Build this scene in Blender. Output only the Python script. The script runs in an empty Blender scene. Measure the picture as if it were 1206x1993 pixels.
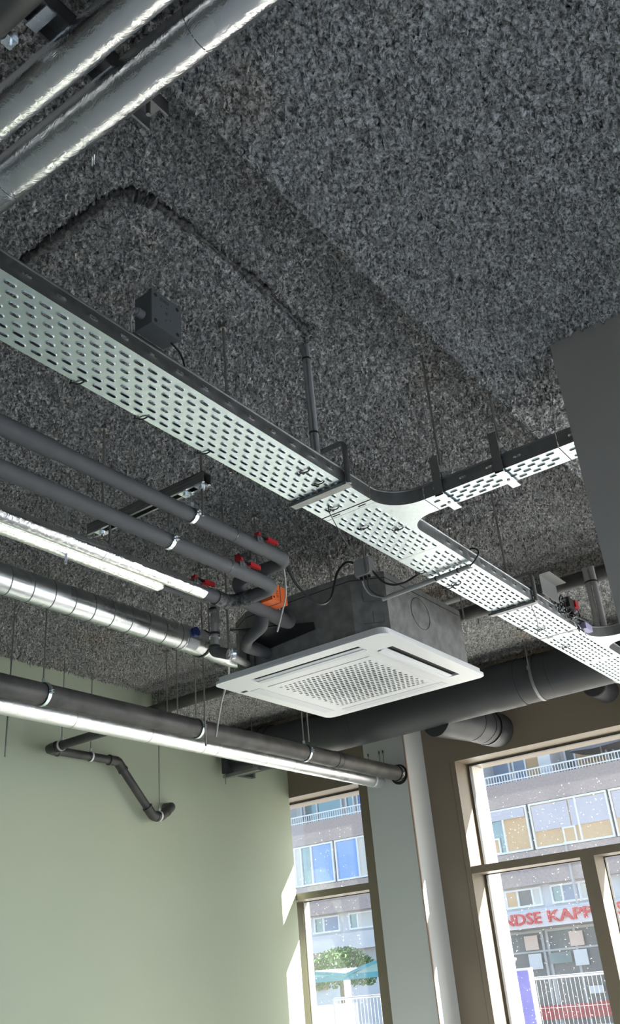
import bpy, math, random
import numpy as np
from mathutils import Vector, Matrix

random.seed(7)
SC = bpy.context.scene
COL = SC.collection

# ------------------------------------------------------------------ camera, sky, sun, exposure
cam_d = bpy.data.cameras.new('camera')
cam = bpy.data.objects.new('camera', cam_d); COL.objects.link(cam)
YAW, PIT, ROL = [math.radians(v) for v in (-33.587, 27.059, -5.397)]
fwd = Vector((math.sin(YAW)*math.cos(PIT), math.cos(YAW)*math.cos(PIT), math.sin(PIT)))
rgt = Vector((math.cos(YAW), -math.sin(YAW), 0)); upv = rgt.cross(fwd)
r2 = rgt*math.cos(ROL) + upv*math.sin(ROL); u2 = -rgt*math.sin(ROL) + upv*math.cos(ROL)
cam.matrix_world = Matrix(((r2.x, u2.x, -fwd.x, 0), (r2.y, u2.y, -fwd.y, 0), (r2.z, u2.z, -fwd.z, 1.6), (0, 0, 0, 1)))
cam_d.sensor_fit = 'VERTICAL'; cam_d.sensor_height = 24.0
cam_d.lens = 24.0*1801.0/1993.0
cam_d.clip_start = 0.02; cam_d.clip_end = 300
SC.camera = cam

SUN_DIR = Vector((-1.0, -0.92, -1.086)).normalized()      # the way the light travels
wd = bpy.data.worlds.new('sky'); SC.world = wd; wd.use_nodes = True
wn = wd.node_tree.nodes; wl = wd.node_tree.links
bg = wn['Background']
sky = wn.new('ShaderNodeTexSky'); sky.sky_type = 'NISHITA'; sky.sun_disc = False
sky.sun_elevation = math.asin(-SUN_DIR.z); sky.sun_rotation = math.atan2(-SUN_DIR.x, -SUN_DIR.y)
sky.air_density = 1.0; sky.dust_density = 1.6; sky.ozone_density = 1.0
wl.new(sky.outputs[0], bg.inputs[0]); bg.inputs[1].default_value = 0.44
sun_d = bpy.data.lights.new('sun', 'SUN'); sun_d.energy = 40.0; sun_d.angle = math.radians(0.6); sun_d.color = (1.0, .95, .86)
sun = bpy.data.objects.new('sun', sun_d); COL.objects.link(sun)
sun.rotation_euler = SUN_DIR.to_track_quat('-Z', 'Y').to_euler()
sun.location = (12, 16, 14)
def area_light(name, loc, aim, sx, sy, power, colour):
    d = bpy.data.lights.new(name, 'AREA'); d.shape = 'RECTANGLE'; d.size = sx; d.size_y = sy; d.energy = power; d.color = colour
    o = bpy.data.objects.new(name, d); COL.objects.link(o); o.location = loc
    o.rotation_euler = Vector(aim).to_track_quat('-Z', 'Y').to_euler(); return o
# daylight standing in the front glazed opening, then an added side fill lamp
area_light('daylight_front_window', (1.2, 6.72, 1.7), (0, -1, -.12), 3.0, 2.5, 260, (.86, .93, 1.0))
area_light('side_fill_light', (3.2, -.1, 2.1), (-.2, .1, -.97), 4.6, 1.5, 380, (.74, .87, 1.0))  # unseen fill lamp, added to brighten the ceiling by way of the floor
SC.view_settings.view_transform = 'Standard'; SC.view_settings.look = 'None'
SC.view_settings.gamma = 1.0; SC.view_settings.use_curve_mapping = False
SC.view_settings.exposure = 0.12
SC.cycles.use_denoising = True
SC.cycles.max_bounces = 8; SC.cycles.diffuse_bounces = 5; SC.cycles.glossy_bounces = 4
SC.cycles.transparent_max_bounces = 12
SC.cycles.sample_clamp_indirect = 6.0
SC.cycles.caustics_reflective = False; SC.cycles.caustics_refractive = False

# ------------------------------------------------------------------ room constants (metres, camera at 0,0,1.6)
XG = -4.815            # green wall
YW = 6.518             # inside face of the window wall
YG = 6.745             # glass
YO = 6.976             # outside face of the window wall
YCOL = 6.224           # front of the column
ZC = 3.65              # main ceiling
ZS = 3.35              # lower soffit on the right
XS = -0.925            # its edge
YB = 4.895             # ceiling steps down here
ZB = 3.50
ZLIN = 3.035; ZT1 = 2.278; ZT0 = 2.228; ZSILL = 0.35
STREET = -0.7

# ------------------------------------------------------------------ materials
MATS = {}
def mat(name, col, rough=.6, metal=0.0, var=None, bump=None, rvar=None, spec=None, coat=0):
    """var=(scale, colour2, contrast)  bump=(scale, strength, distance[, detail])  rvar=(scale, lo, hi)"""
    m = bpy.data.materials.new(name); m.use_nodes = True
    n = m.node_tree.nodes; l = m.node_tree.links; b = n['Principled BSDF']
    b.inputs['Base Color'].default_value = (*col, 1); b.inputs['Roughness'].default_value = rough; b.inputs['Metallic'].default_value = metal
    if spec is not None: b.inputs['Specular IOR Level'].default_value = spec
    tc = n.new('ShaderNodeTexCoord')
    if var:
        t = n.new('ShaderNodeTexNoise'); t.inputs['Scale'].default_value = var[0]; t.inputs['Detail'].default_value = 5
        r = n.new('ShaderNodeValToRGB'); c = var[2]
        r.color_ramp.elements[0].position = .5-c; r.color_ramp.elements[1].position = .5+c
        r.color_ramp.elements[0].color = (*col, 1); r.color_ramp.elements[1].color = (*var[1], 1)
        l.new(tc.outputs['Object'], t.inputs['Vector']); l.new(t.outputs['Fac'], r.inputs['Fac']); l.new(r.outputs['Color'], b.inputs['Base Color'])
    if rvar:
        t = n.new('ShaderNodeTexNoise'); t.inputs['Scale'].default_value = rvar[0]; t.inputs['Detail'].default_value = 4
        r = n.new('ShaderNodeMapRange'); r.inputs['From Min'].default_value = .3; r.inputs['From Max'].default_value = .7
        r.inputs['To Min'].default_value = rvar[1]; r.inputs['To Max'].default_value = rvar[2]
        l.new(tc.outputs['Object'], t.inputs['Vector']); l.new(t.outputs['Fac'], r.inputs['Value']); l.new(r.outputs['Result'], b.inputs['Roughness'])
    if bump:
        t = n.new('ShaderNodeTexNoise'); t.inputs['Scale'].default_value = bump[0]; t.inputs['Detail'].default_value = bump[3] if len(bump) > 3 else 4
        k = n.new('ShaderNodeBump'); k.inputs['Strength'].default_value = bump[1]; k.inputs['Distance'].default_value = bump[2]
        l.new(tc.outputs['Object'], t.inputs['Vector']); l.new(t.outputs['Fac'], k.inputs['Height']); l.new(k.outputs['Normal'], b.inputs['Normal'])
    if coat: b.inputs['Coat Weight'].default_value = coat
    MATS[name] = m
    return m

def ceiling_material():
    m = mat('sprayed_fibre', (.2, .2, .2), .95)
    n = m.node_tree.nodes; l = m.node_tree.links; b = n['Principled BSDF']; tc = n['Texture Coordinate']
    b.inputs['Specular IOR Level'].default_value = .15
    def noise(s, d, rough=.6):
        t = n.new('ShaderNodeTexNoise'); t.inputs['Scale'].default_value = s; t.inputs['Detail'].default_value = d; t.inputs['Roughness'].default_value = rough
        l.new(tc.outputs['Object'], t.inputs['Vector']); return t
    fine = noise(95, 4, .7); big = noise(1.1, 3); mid = noise(330, 2)
    r1 = n.new('ShaderNodeValToRGB'); l.new(fine.outputs['Fac'], r1.inputs['Fac'])
    r1.color_ramp.elements[0].position = .38; r1.color_ramp.elements[0].color = (.17, .17, .172, 1)
    r1.color_ramp.elements[1].position = .62; r1.color_ramp.elements[1].color = (.84, .83, .82, 1)
    r2_ = n.new('ShaderNodeValToRGB'); l.new(big.outputs['Fac'], r2_.inputs['Fac'])
    r2_.color_ramp.elements[0].position = .60; r2_.color_ramp.elements[0].color = (1, 1, 1, 1)
    r2_.color_ramp.elements[1].position = .78; r2_.color_ramp.elements[1].color = (1.0, .84, .68, 1)
    mx = n.new('ShaderNodeMix'); mx.data_type = 'RGBA'; mx.blend_type = 'MULTIPLY'; mx.inputs[0].default_value = 1
    l.new(r1.outputs['Color'], mx.inputs[6]); l.new(r2_.outputs['Color'], mx.inputs[7]); l.new(mx.outputs[2], b.inputs['Base Color'])
    b1 = n.new('ShaderNodeBump'); b1.inputs['Strength'].default_value = .9; b1.inputs['Distance'].default_value = .012
    b2 = n.new('ShaderNodeBump'); b2.inputs['Strength'].default_value = .6; b2.inputs['Distance'].default_value = .003
    l.new(fine.outputs['Fac'], b1.inputs['Height']); l.new(mid.outputs['Fac'], b2.inputs['Height'])
    l.new(b1.outputs['Normal'], b2.inputs['Normal']); l.new(b2.outputs['Normal'], b.inputs['Normal'])
    return m
M_CEIL = ceiling_material()
mat('beige_spray', (.55, .47, .36), .95, var=(90, (.32, .27, .2), .15), bump=(110, .9, .008))
mat('green_paint', (.47, .54, .42), .62, var=(1.5, (.50, .565, .44), .3), bump=(60, .08, .002))
mat('taupe', (.19, .158, .118), .5, var=(2.5, (.21, .178, .135), .3))
mat('column_paint', (.60, .64, .66), .6, bump=(40, .05, .002))
mat('column_edge', (.36, .27, .22), .6)
mat('partition_grey', (.29, .265, .245), .7, var=(4, (.31, .285, .262), .3))
mat('plaster', (.55, .54, .52), .8); mat('plaster_dark', (.16, .155, .15), .8)
mat('floor_concrete', (.47, .465, .46), .7, var=(3, (.53, .525, .52), .25), bump=(20, .1, .003))
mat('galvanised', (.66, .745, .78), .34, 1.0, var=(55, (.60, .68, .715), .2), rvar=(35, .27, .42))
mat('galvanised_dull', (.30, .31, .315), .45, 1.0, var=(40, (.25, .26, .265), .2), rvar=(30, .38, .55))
mat('bright_zinc', (.80, .85, .90), .28, 1.0, rvar=(40, .2, .36))
mat('strut_steel', (.30, .305, .31), .42, 1.0, rvar=(30, .35, .5))
mat('rod_steel', (.36, .35, .335), .45, .9)
mat('spiral_steel', (.72, .75, .78), .27, 1.0, var=(9, (.64, .67, .70), .2), rvar=(6, .2, .36))
mat('seam', (.22, .23, .24), .5, .8)
def foil_material(name, lo, hi):
    m = mat(name, (.86, .87, .89), .2, 1.0, rvar=(14, lo, hi))
    n = m.node_tree.nodes; l = m.node_tree.links; b = n['Principled BSDF']; tc = n['Texture Coordinate']
    v = n.new('ShaderNodeTexNoise'); v.inputs['Scale'].default_value = 26; v.inputs['Detail'].default_value = 4; v.inputs['Roughness'].default_value = .6; v.inputs['Distortion'].default_value = 1.5
    k = n.new('ShaderNodeBump'); k.inputs['Strength'].default_value = .22; k.inputs['Distance'].default_value = .012
    l.new(tc.outputs['Object'], v.inputs['Vector']); l.new(v.outputs['Fac'], k.inputs['Height']); l.new(k.outputs['Normal'], b.inputs['Normal'])
foil_material('foil', .10, .24); foil_material('foil_matte', .3, .48)
mat('foil_tape', (.78, .79, .80), .3, 1.0, bump=(60, .3, .004))
mat('rubber_insulation', (.075, .077, .082), .72, var=(18, (.09, .092, .098), .3), bump=(90, .12, .003))
mat('tar_tape', (.035, .035, .037), .5, bump=(45, .9, .02), var=(60, (.12, .12, .12), .12))
mat('black_plastic', (.03, .031, .034), .45, var=(7, (.085, .083, .08), .18), rvar=(9, .38, .65))
mat('black_duct', (.032, .036, .043), .5, var=(3, (.044, .048, .056), .3), rvar=(6, .42, .6))
mat('black_cable', (.018, .018, .02), .4)
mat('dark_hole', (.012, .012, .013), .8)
mat('tie_black', (.02, .02, .022), .45)
mat('red_plastic', (.46, .02, .026), .4)
mat('orange_plastic', (.80, .145, .025), .45)
mat('blue_plastic', (.035, .07, .30), .4)
mat('white_label', (.74, .76, .80), .5)
mat('purple_label', (.38, .36, .58), .5)
mat('brass_grey', (.36, .35, .33), .38, .8)
mat('pvc_grey', (.32, .31, .295), .45, .35)
mat('grey_plastic', (.24, .24, .245), .5)
mat('dark_grey_plastic', (.095, .105, .11), .5)
mat('conduit_grey', (.40, .405, .41), .45)
mat('white_plastic', (.80, .81, .82), .38)
mat('white_flap', (.70, .72, .76), .4)
mat('cassette_body', (.17, .17, .167), .55, .3, var=(22, (.27, .27, .265), .2), rvar=(30, .4, .65))
mat('line_dark', (.05, .05, .05), .7)
mat('wet_black', (.014, .014, .016), .3)
mat('bracket_paint', (.20, .205, .20), .5, .4)
# outdoors
mat('pebble_concrete', (.40, .325, .305), .9, var=(14, (.48, .40, .38), .2))
mat('white_render', (.66, .66, .665), .8)
mat('white_frame', (.82, .82, .83), .5)
mat('rail_white', (.80, .80, .80), .5)
mat('room_dark', (.12, .13, .14), .3)
mat('curtain_orange', (.72, .50, .28), .8, var=(20, (.62, .42, .24), .3))
mat('curtain_pale', (.70, .68, .62), .8)
mat('curtain_blue', (.30, .36, .46), .8)
mat('blind_grey', (.56, .54, .60), .7)
mat('sky_pane', (.20, .34, .66), .25, .2)
mat('teal_pane', (.22, .31, .33), .12, .3)
mat('sign_board', (.86, .80, .79), .6)
mat('sign_red', (.74, .05, .06), .5)
mat('shop_frame', (.48, .47, .46), .5)
mat('paper', (.78, .76, .74), .8)
mat('peach_paper', (.80, .58, .47), .8)
mat('red_cloth', (.52, .05, .06), .8)
mat('teal_roof', (.02, .17, .23), .45, var=(3, (.04, .24, .30), .3))
mat('leaf', (.035, .12, .02), .7, var=(8, (.08, .2, .04), .25))
mat('bark', (.12, .09, .06), .9)
mat('blue_poster', (.13, .12, .48), .4, var=(5, (.19, .19, .56), .3))
mat('paving', (.30, .285, .27), .9, var=(2, (.35, .335, .32), .3))
mat('fence_steel', (.45, .455, .46), .5, .3)
mat('brick_red', (.50, .20, .15), .9)
mat('umbrella_grey', (.22, .21, .225), .8)
mat('outer_white', (.86, .86, .85), .7)

def glass_material():
    m = bpy.data.materials.new('window_glass'); m.use_nodes = True
    n = m.node_tree.nodes; l = m.node_tree.links; n.remove(n['Principled BSDF']); out = n['Material Output']
    tr = n.new('ShaderNodeBsdfTransparent'); tr.inputs[0].default_value = (.95, .97, .97, 1)
    gl = n.new('ShaderNodeBsdfGlossy'); gl.inputs['Roughness'].default_value = .02
    df = n.new('ShaderNodeBsdfTranslucent'); df.inputs[0].default_value = (.95, .95, .95, 1)
    lw = n.new('ShaderNodeLayerWeight'); lw.inputs['Blend'].default_value = .5
    pw = n.new('ShaderNodeMath'); pw.operation = 'POWER'; pw.inputs[1].default_value = 5; l.new(lw.outputs['Facing'], pw.inputs[0])
    fr = n.new('ShaderNodeMath'); fr.operation = 'MULTIPLY_ADD'; fr.inputs[1].default_value = .9; fr.inputs[2].default_value = .025; l.new(pw.outputs[0], fr.inputs[0])
    tc = n.new('ShaderNodeTexCoord'); nz = n.new('ShaderNodeTexNoise'); nz.inputs['Scale'].default_value = 75; nz.inputs['Detail'].default_value = 1
    nb = n.new('ShaderNodeTexNoise'); nb.inputs['Scale'].default_value = 2.2
    l.new(tc.outputs['Object'], nz.inputs['Vector']); l.new(tc.outputs['Object'], nb.inputs['Vector'])
    r = n.new('ShaderNodeMapRange'); r.inputs['From Min'].default_value = .735; r.inputs['From Max'].default_value = .78; r.inputs['To Min'].default_value = 0; r.inputs['To Max'].default_value = .22
    l.new(nz.outputs['Fac'], r.inputs['Value'])
    r2 = n.new('ShaderNodeMapRange'); r2.inputs['From Min'].default_value = .35; r2.inputs['From Max'].default_value = .7; r2.inputs['To Min'].default_value = .005; r2.inputs['To Max'].default_value = .013
    l.new(nb.outputs['Fac'], r2.inputs['Value'])
    ad = n.new('ShaderNodeMath'); ad.operation = 'ADD'; l.new(r.outputs[0], ad.inputs[0]); l.new(r2.outputs[0], ad.inputs[1])
    m1 = n.new('ShaderNodeMixShader'); m2 = n.new('ShaderNodeMixShader')
    l.new(fr.outputs[0], m1.inputs[0]); l.new(tr.outputs[0], m1.inputs[1]); l.new(gl.outputs[0], m1.inputs[2])
    l.new(ad.outputs[0], m2.inputs[0]); l.new(m1.outputs[0], m2.inputs[1]); l.new(df.outputs[0], m2.inputs[2])
    l.new(m2.outputs[0], out.inputs['Surface'])
    MATS['window_glass'] = m
glass_material()

# ------------------------------------------------------------------ helpers
V = Vector
class MB:
    """collects geometry in world coordinates; build() links it as ONE mesh object"""
    def __init__(s): s.v = []; s.f = []
    def add(s, vs, fs):
        o = len(s.v); s.v += [tuple(p) for p in vs]; s.f += [tuple(i+o for i in f) for f in fs]; return s
    def box(s, x0, x1, y0, y1, z0, z1):
        return s.add([(x0,y0,z0),(x1,y0,z0),(x1,y1,z0),(x0,y1,z0),(x0,y0,z1),(x1,y0,z1),(x1,y1,z1),(x0,y1,z1)],
                     [(0,3,2,1),(4,5,6,7),(0,1,5,4),(1,2,6,5),(2,3,7,6),(3,0,4,7)])
    def bar(s, a, b, w, h, up=(0,0,1)):
        a = V(a); b = V(b); d = (b-a).normalized(); u = V(up)
        if abs(d.dot(u)) > .99: u = V((1,0,0))
        r = d.cross(u).normalized(); u = r.cross(d)
        q = [r*(-w/2)+u*(-h/2), r*(w/2)+u*(-h/2), r*(w/2)+u*(h/2), r*(-w/2)+u*(h/2)]
        return s.add([a+k for k in q]+[b+k for k in q], [(3,2,1,0),(4,5,6,7),(0,1,5,4),(1,2,6,5),(2,3,7,6),(3,0,4,7)])
    def tube(s, pts, r, n=14, fillet=0, fs=6, caps=True, radii=None):
        P = [V(p) for p in pts]
        if fillet:
            Q = [P[0]]
            for i in range(1, len(P)-1):
                a, b, c = P[i-1], P[i], P[i+1]; d1 = (a-b).normalized(); d2 = (c-b).normalized()
                ang = d1.angle(d2)
                if ang > 3.1: Q.append(b); continue
                t = min(fillet/math.tan(ang/2), .49*(a-b).length, .49*(c-b).length); rr = t*math.tan(ang/2)
                cen = b + (d1+d2).normalized()*(rr/math.sin(ang/2))
                v1 = b+d1*t-cen; v2 = b+d2*t-cen; sw = v1.angle(v2); ax = v1.cross(v2).normalized()
                for k in range(fs+1): Q.append(cen + Matrix.Rotation(sw*k/fs, 3, ax) @ v1)
            Q.append(P[-1]); P = Q
        rings = []; prev = None
        for i, p in enumerate(P):
            d = ((P[i]-P[i-1]).normalized() if i else V((0,0,0))) + ((P[i+1]-P[i]).normalized() if i < len(P)-1 else V((0,0,0)))
            d.normalize()
            if prev is None:
                u = V((0,0,1)) if abs(d.z) < .9 else V((1,0,0)); u = (u-d*d.dot(u)).normalized()
            else: u = (prev-d*d.dot(prev)).normalized()
            prev = u; w = d.cross(u); R = radii[i] if radii else r
            sc = 1.0
            if 0 < i < len(P)-1:
                cs = (P[i]-P[i-1]).normalized().dot(d); sc = 1.0/max(cs, .5)
            rings.append([p+(u*math.cos(2*math.pi*k/n)+w*math.sin(2*math.pi*k/n))*R for k in range(n)])
        vs = [q for g in rings for q in g]; fs_ = []
        for i in range(len(rings)-1):
            for k in range(n):
                a = i*n+k; b = i*n+(k+1) % n; fs_.append((a, b, b+n, a+n))
        if caps:
            fs_.append(tuple(range(n-1, -1, -1))); fs_.append(tuple(range((len(rings)-1)*n, len(rings)*n)))
        return s.add(vs, fs_)
    def cyl(s, a, b, r, n=14, r1=None):
        return s.tube([a, b], r, n, radii=[r, r if r1 is None else r1])
    def ring(s, c, ax, R, w, t, n=24, a0=0, a1=2*math.pi):
        """band of width w and thickness t round an axis"""
        ax = V(ax).normalized(); u = V((0,0,1)) if abs(ax.z) < .9 else V((1,0,0)); u = (u-ax*ax.dot(u)).normalized(); v = ax.cross(u); c = V(c)
        full = abs(a1-a0-2*math.pi) < 1e-6; m = n if full else n+1; vs = []; fs = []
        for k in range(m):
            a = a0+(a1-a0)*k/n; d = u*math.cos(a)+v*math.sin(a)
            vs += [c+d*R-ax*w/2, c+d*(R+t)-ax*w/2, c+d*(R+t)+ax*w/2, c+d*R+ax*w/2]
        for k in range(n):
            i = k*4; j = ((k+1) % m)*4
            for q in range(4): fs.append((i+q, j+q, j+(q+1) % 4, i+(q+1) % 4))
        return s.add(vs, fs)
    def prism(s, poly, z0, z1):
        n = len(poly)
        return s.add([(x,y,z0) for x,y in poly]+[(x,y,z1) for x,y in poly],
                     [tuple(range(n-1,-1,-1)), tuple(range(n, 2*n))]+[(i,(i+1)%n,(i+1)%n+n,i+n) for i in range(n)])
    def sheet(s, poly3, nrm, t):
        n = len(poly3); d = V(nrm).normalized()*t; P = [V(p) for p in poly3]
        return s.add(P+[p+d for p in P], [tuple(range(n-1,-1,-1)), tuple(range(n,2*n))]+[(i,(i+1)%n,(i+1)%n+n,i+n) for i in range(n)])
    def build(s, name, m, parent=None, smooth=False, angle=40):
        if parent is not None: o0 = V(parent['_org'])
        else:
            a = np.array(s.v); o0 = V(((a[:,0].min()+a[:,0].max())/2, (a[:,1].min()+a[:,1].max())/2, a[:,2].min()))
        me = bpy.data.meshes.new(name); me.from_pydata([(p[0]-o0.x, p[1]-o0.y, p[2]-o0.z) for p in s.v], [], s.f); me.update()
        me.materials.append(MATS[m] if isinstance(m, str) else m)
        if smooth:
            me.shade_smooth(); me.set_sharp_from_angle(angle=math.radians(angle))
        o = bpy.data.objects.new(name, me); COL.objects.link(o)
        if parent is not None: o.parent = parent; o['_org'] = tuple(o0)
        else: o.location = o0; o['_org'] = tuple(o0)
        return o
def tag(o, label=None, cat=None, group=None, kind=None):
    if label: o['label'] = label
    if cat: o['category'] = cat
    if group: o['group'] = group
    if kind: o['kind'] = kind
    return o
def thing(name, label, cat, loc, group=None):
    o = bpy.data.objects.new(name, None); COL.objects.link(o); o.location = loc; o['_org'] = tuple(loc); o.empty_display_size = .05
    return tag(o, label, cat, group)
def struct(name, mb, m, parent=None, smooth=False):
    o = mb.build(name, m, parent, smooth)
    if parent is None: o['kind'] = 'structure'
    return o
def curve_pts(pts, n=6):
    """Catmull-Rom through the points"""
    P = [V(p) for p in pts]; P = [P[0]*2-P[1]]+P+[P[-1]*2-P[-2]]; out = []
    for i in range(1, len(P)-2):
        for k in range(n):
            t = k/n; a, b, c, d = P[i-1], P[i], P[i+1], P[i+2]
            out.append(.5*((2*b)+(c-a)*t+(2*a-5*b+4*c-d)*t*t+(3*b-a-3*c+d)*t**3))
    out.append(P[-2]); return out
def text_mesh(body, size, extrude=0, bold=0):
    cu = bpy.data.curves.new('t', 'FONT'); cu.body = body; cu.size = size; cu.extrude = extrude; cu.offset = bold; cu.resolution_u = 2
    ob = bpy.data.objects.new('t', cu); COL.objects.link(ob); bpy.context.view_layer.update()
    me = bpy.data.meshes.new_from_object(ob); COL.objects.unlink(ob); bpy.data.objects.remove(ob); return me
def text_part(name, body, size, m, parent, loc, right, up, extrude=.001, bold=0, width=None):
    me = text_mesh(body, size, extrude, bold); me.materials.append(MATS[m]) if not me.materials else None
    if width:
        xs = [v.co.x for v in me.vertices]; k = width/(max(xs)-min(xs)); x0 = min(xs)
        for v in me.vertices: v.co.x = (v.co.x-x0)*k
    o = bpy.data.objects.new(name, me); COL.objects.link(o)
    r = V(right).normalized(); u = V(up).normalized(); nn = r.cross(u); l = V(loc)-V(parent['_org'])
    o.parent = parent; o['_org'] = parent['_org']
    o.matrix_local = Matrix(((r.x,u.x,nn.x,l.x),(r.y,u.y,nn.y,l.y),(r.z,u.z,nn.z,l.z),(0,0,0,1)))
    return o

# ------------------------------------------------------------------ STRUCTURE
struct('floor', MB().box(XG-.2, 3.6, -3.2, YO, -.15, 0), 'floor_concrete')
struct('wall_left', MB().box(XG-.2, XG, -3.2, YW, 0, ZC+.02), 'green_paint')
struct('wall_back', MB().box(XG, -4.2, -3.2, -3.0, 0, 3.65).box(-4.2, 3.4, -3.2, -3.0, 0, 3.65), 'plaster_dark')
struct('wall_right', MB().box(3.4, 3.6, -3.2, YO, 0, 3.65), 'plaster')
struct('partition_wall', MB().box(-.66, 3.4, 2.45, 2.56, 0, ZS+.012), 'partition_grey')
struct('trim_1', MB().box(XG-.2, 3.6, -3.2, YO, 3.76, 3.95), 'plaster')          # slab over the room
# window wall: lintel, piers, sills in bronze coloured panels
wf = struct('wall_front', MB().box(XG-1.0, 3.4, YW, YO, ZLIN, 3.76), 'taupe')
struct('panel', MB().box(XG-1.0, XG-.75, YW, YO, 0, ZLIN), 'taupe', wf)
LWR = -4.1105; RWL = -3.222; RWR = -.45
def pier(x0, x1): return MB().box(x0, x1, YW, YO-.0, 0, ZLIN)
struct('panel', pier(LWR, RWL-.045), 'taupe', wf); struct('panel', MB().box(RWL-.042, RWL, YW-.004, YO, 0, ZLIN), 'taupe', wf)
struct('panel', pier(RWR, .25), 'taupe', wf); struct('panel', pier(2.9, 3.4), 'taupe', wf)
for a, b in ((XG-.75, LWR), (RWL, RWR), (.25, 2.9)): struct('sill', MB().box(a, b, YW, YO, 0, ZSILL), 'taupe', wf)
for a in (LWR, RWL, .25): pass
struct('outer_reveal', MB().box(RWL, RWL+.006, YG+.03, YO+.004, ZSILL, ZLIN), 'outer_white', wf)
# column with a thin brown corner bead
col = struct('column', MB().box(-3.848, -3.48, YCOL, YW, 0, ZC), 'column_paint')
col['label'] = 'pale blue-grey square column between the two windows'
struct('corner_bead', MB().box(-3.486, -3.477, YCOL-.003, YCOL+.010, 0, ZC), 'column_edge', col)
ph = MB(); ph.ring((-3.553, YCOL-.002, 2.965), (0,1,0), .0, .006, .074, 28); struct('pipe_hole', ph, 'dark_hole', col)

def window(name, x0, x1, mull=()):
    e = bpy.data.objects.new(name, None); COL.objects.link(e); e.location = ((x0+x1)/2, YG, ZSILL); e['_org'] = tuple(e.location); e['kind'] = 'structure'
    MB().box(x0, x1, YW+.002, YG+.02, ZT0, ZT1).build('transom', 'taupe', e)
    f = .012
    MB().box(x0, x0+f, YG-.03, YG+.03, ZSILL, ZLIN).box(x1-f, x1, YG-.03, YG+.03, ZSILL, ZLIN).box(x0+f, x1-f, YG-.03, YG+.03, ZLIN-f, ZLIN).box(x0+f, x1-f, YG-.03, YG+.03, ZSILL, ZSILL+f).build('frame', 'taupe', e)
    MB().box(x0+f, x0+f+.006, YG-.036, YG+.0, ZSILL, ZT0).box(x0+f, x0+f+.006, YG-.036, YG, ZT1, ZLIN-f).box(x0+f, x1-f, YG-.036, YG, ZLIN-f-.006, ZLIN-f).box(x0+f, x1-f, YG-.036, YG, ZT0-.006, ZT0).build('gasket', 'black_cable', e)
    xs = [x0+f]
    for a, b in mull:
        MB().box(a, b, YW+.002, YG+.02, ZSILL, ZT0).build('mullion', 'taupe', e)
        MB().box(b, b+.006, YG-.036, YG, ZSILL, ZT0).build('gasket', 'black_cable', e); xs += [a, b]
    xs.append(x1-f)
    MB().box(x0+f, x1-f, YG-.004, YG+.004, ZT1, ZLIN-f).build('pane', 'window_glass', e)
    for i in range(0, len(xs), 2): MB().box(xs[i], xs[i+1], YG-.004, YG+.004, ZSILL+f, ZT0).build('pane', 'window_glass', e)
    return e
w1 = window('window_1', XG-.75, LWR)
MB().box(XG-.13, XG-.072, YG-.05, YG+.03, ZSILL, ZT0).build('sash_bar', 'taupe', w1); MB().box(XG-.072, XG-.062, YG-.04, YG+.03, ZSILL, ZT0).build('sash_bar', 'shop_frame', w1)
window('window_2', RWL, RWR, ((-2.399, -2.302), (-1.45, -1.353)))
window('window_3', .25, 2.9, ((1.5, 1.6),))

e4 = bpy.data.objects.new('added_blind_window', None); COL.objects.link(e4); e4.location = (3.37, -.1, 1.2); e4['_org'] = tuple(e4.location); e4['kind'] = 'structure'  # added out-of-view window with an opaque pane, backing for the side fill lamp
MB().box(3.33,3.4,-2.45,-2.38,1.25,2.95).box(3.33,3.4,2.18,2.25,1.25,2.95).box(3.33,3.4,-2.38,2.18,1.25,1.32).box(3.33,3.4,-2.38,2.18,2.88,2.95).build('frame', 'taupe', e4)
MB().box(3.375,3.398,-2.38,2.18,1.32,2.88).build('pane', 'white_frame', e4)
# ceilings: sprayed fibre modelled as a displaced surface
rng = np.random.default_rng(3)
def field(nx, ny, step, lo, hi):
    """random height field with wavelengths between lo and hi metres, unit variance"""
    F = np.fft.rfft2(rng.standard_normal((nx, ny)))
    kx = np.fft.fftfreq(nx, step)[:, None]; ky = np.fft.rfftfreq(ny, step)[None, :]
    k = np.hypot(kx, ky); w = np.exp(-(k*lo)**2) * (1-np.exp(-(k*hi)**2))
    h = np.fft.irfft2(F*w, s=(nx, ny)); return h/h.std()
def sprayed(name, x0, x1, y0, y1, z, step, groove=None):
    nx = int((x1-x0)/step)+1; ny = int((y1-y0)/step)+1
    X, Y = np.meshgrid(np.linspace(x0, x1, nx), np.linspace(y0, y1, ny), indexing='ij')
    a = field(nx, ny, step, .0075, .024); b = field(nx, ny, step, .05, .3)
    h = -.0075*np.abs(a)*1.2 - .004*a + .0022*b + .004
    if groove is not None: h = h + groove(X, Y)
    edge = np.minimum(np.minimum(X-x0, x1-X), np.minimum(Y-y0, y1-Y)); e = np.clip(edge/.01, 0, 1)
    gx = field(nx, ny, step, .014, .04)*.0028*e; gy = field(nx, ny, step, .014, .04)*.0028*e
    co = np.stack([X+gx, Y+gy, z+h], -1).reshape(-1, 3).astype(np.float32)
    idx = np.arange(nx*ny).reshape(nx, ny)
    q = np.stack([idx[:-1,:-1], idx[:-1,1:], idx[1:,1:], idx[1:,:-1]], -1).reshape(-1, 4)
    me = bpy.data.meshes.new(name); me.vertices.add(len(co)); me.vertices.foreach_set('co', co.ravel())
    me.loops.add(q.size); me.loops.foreach_set('vertex_index', q.ravel().astype(np.int32))
    me.polygons.add(len(q)); me.polygons.foreach_set('loop_start', np.arange(0, q.size, 4, dtype=np.int32)); 
    me.update(calc_edges=True); me.shade_smooth(); me.materials.append(M_CEIL)
    o = bpy.data.objects.new(name, me); COL.objects.link(o); o['kind'] = 'structure'; return o
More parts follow.
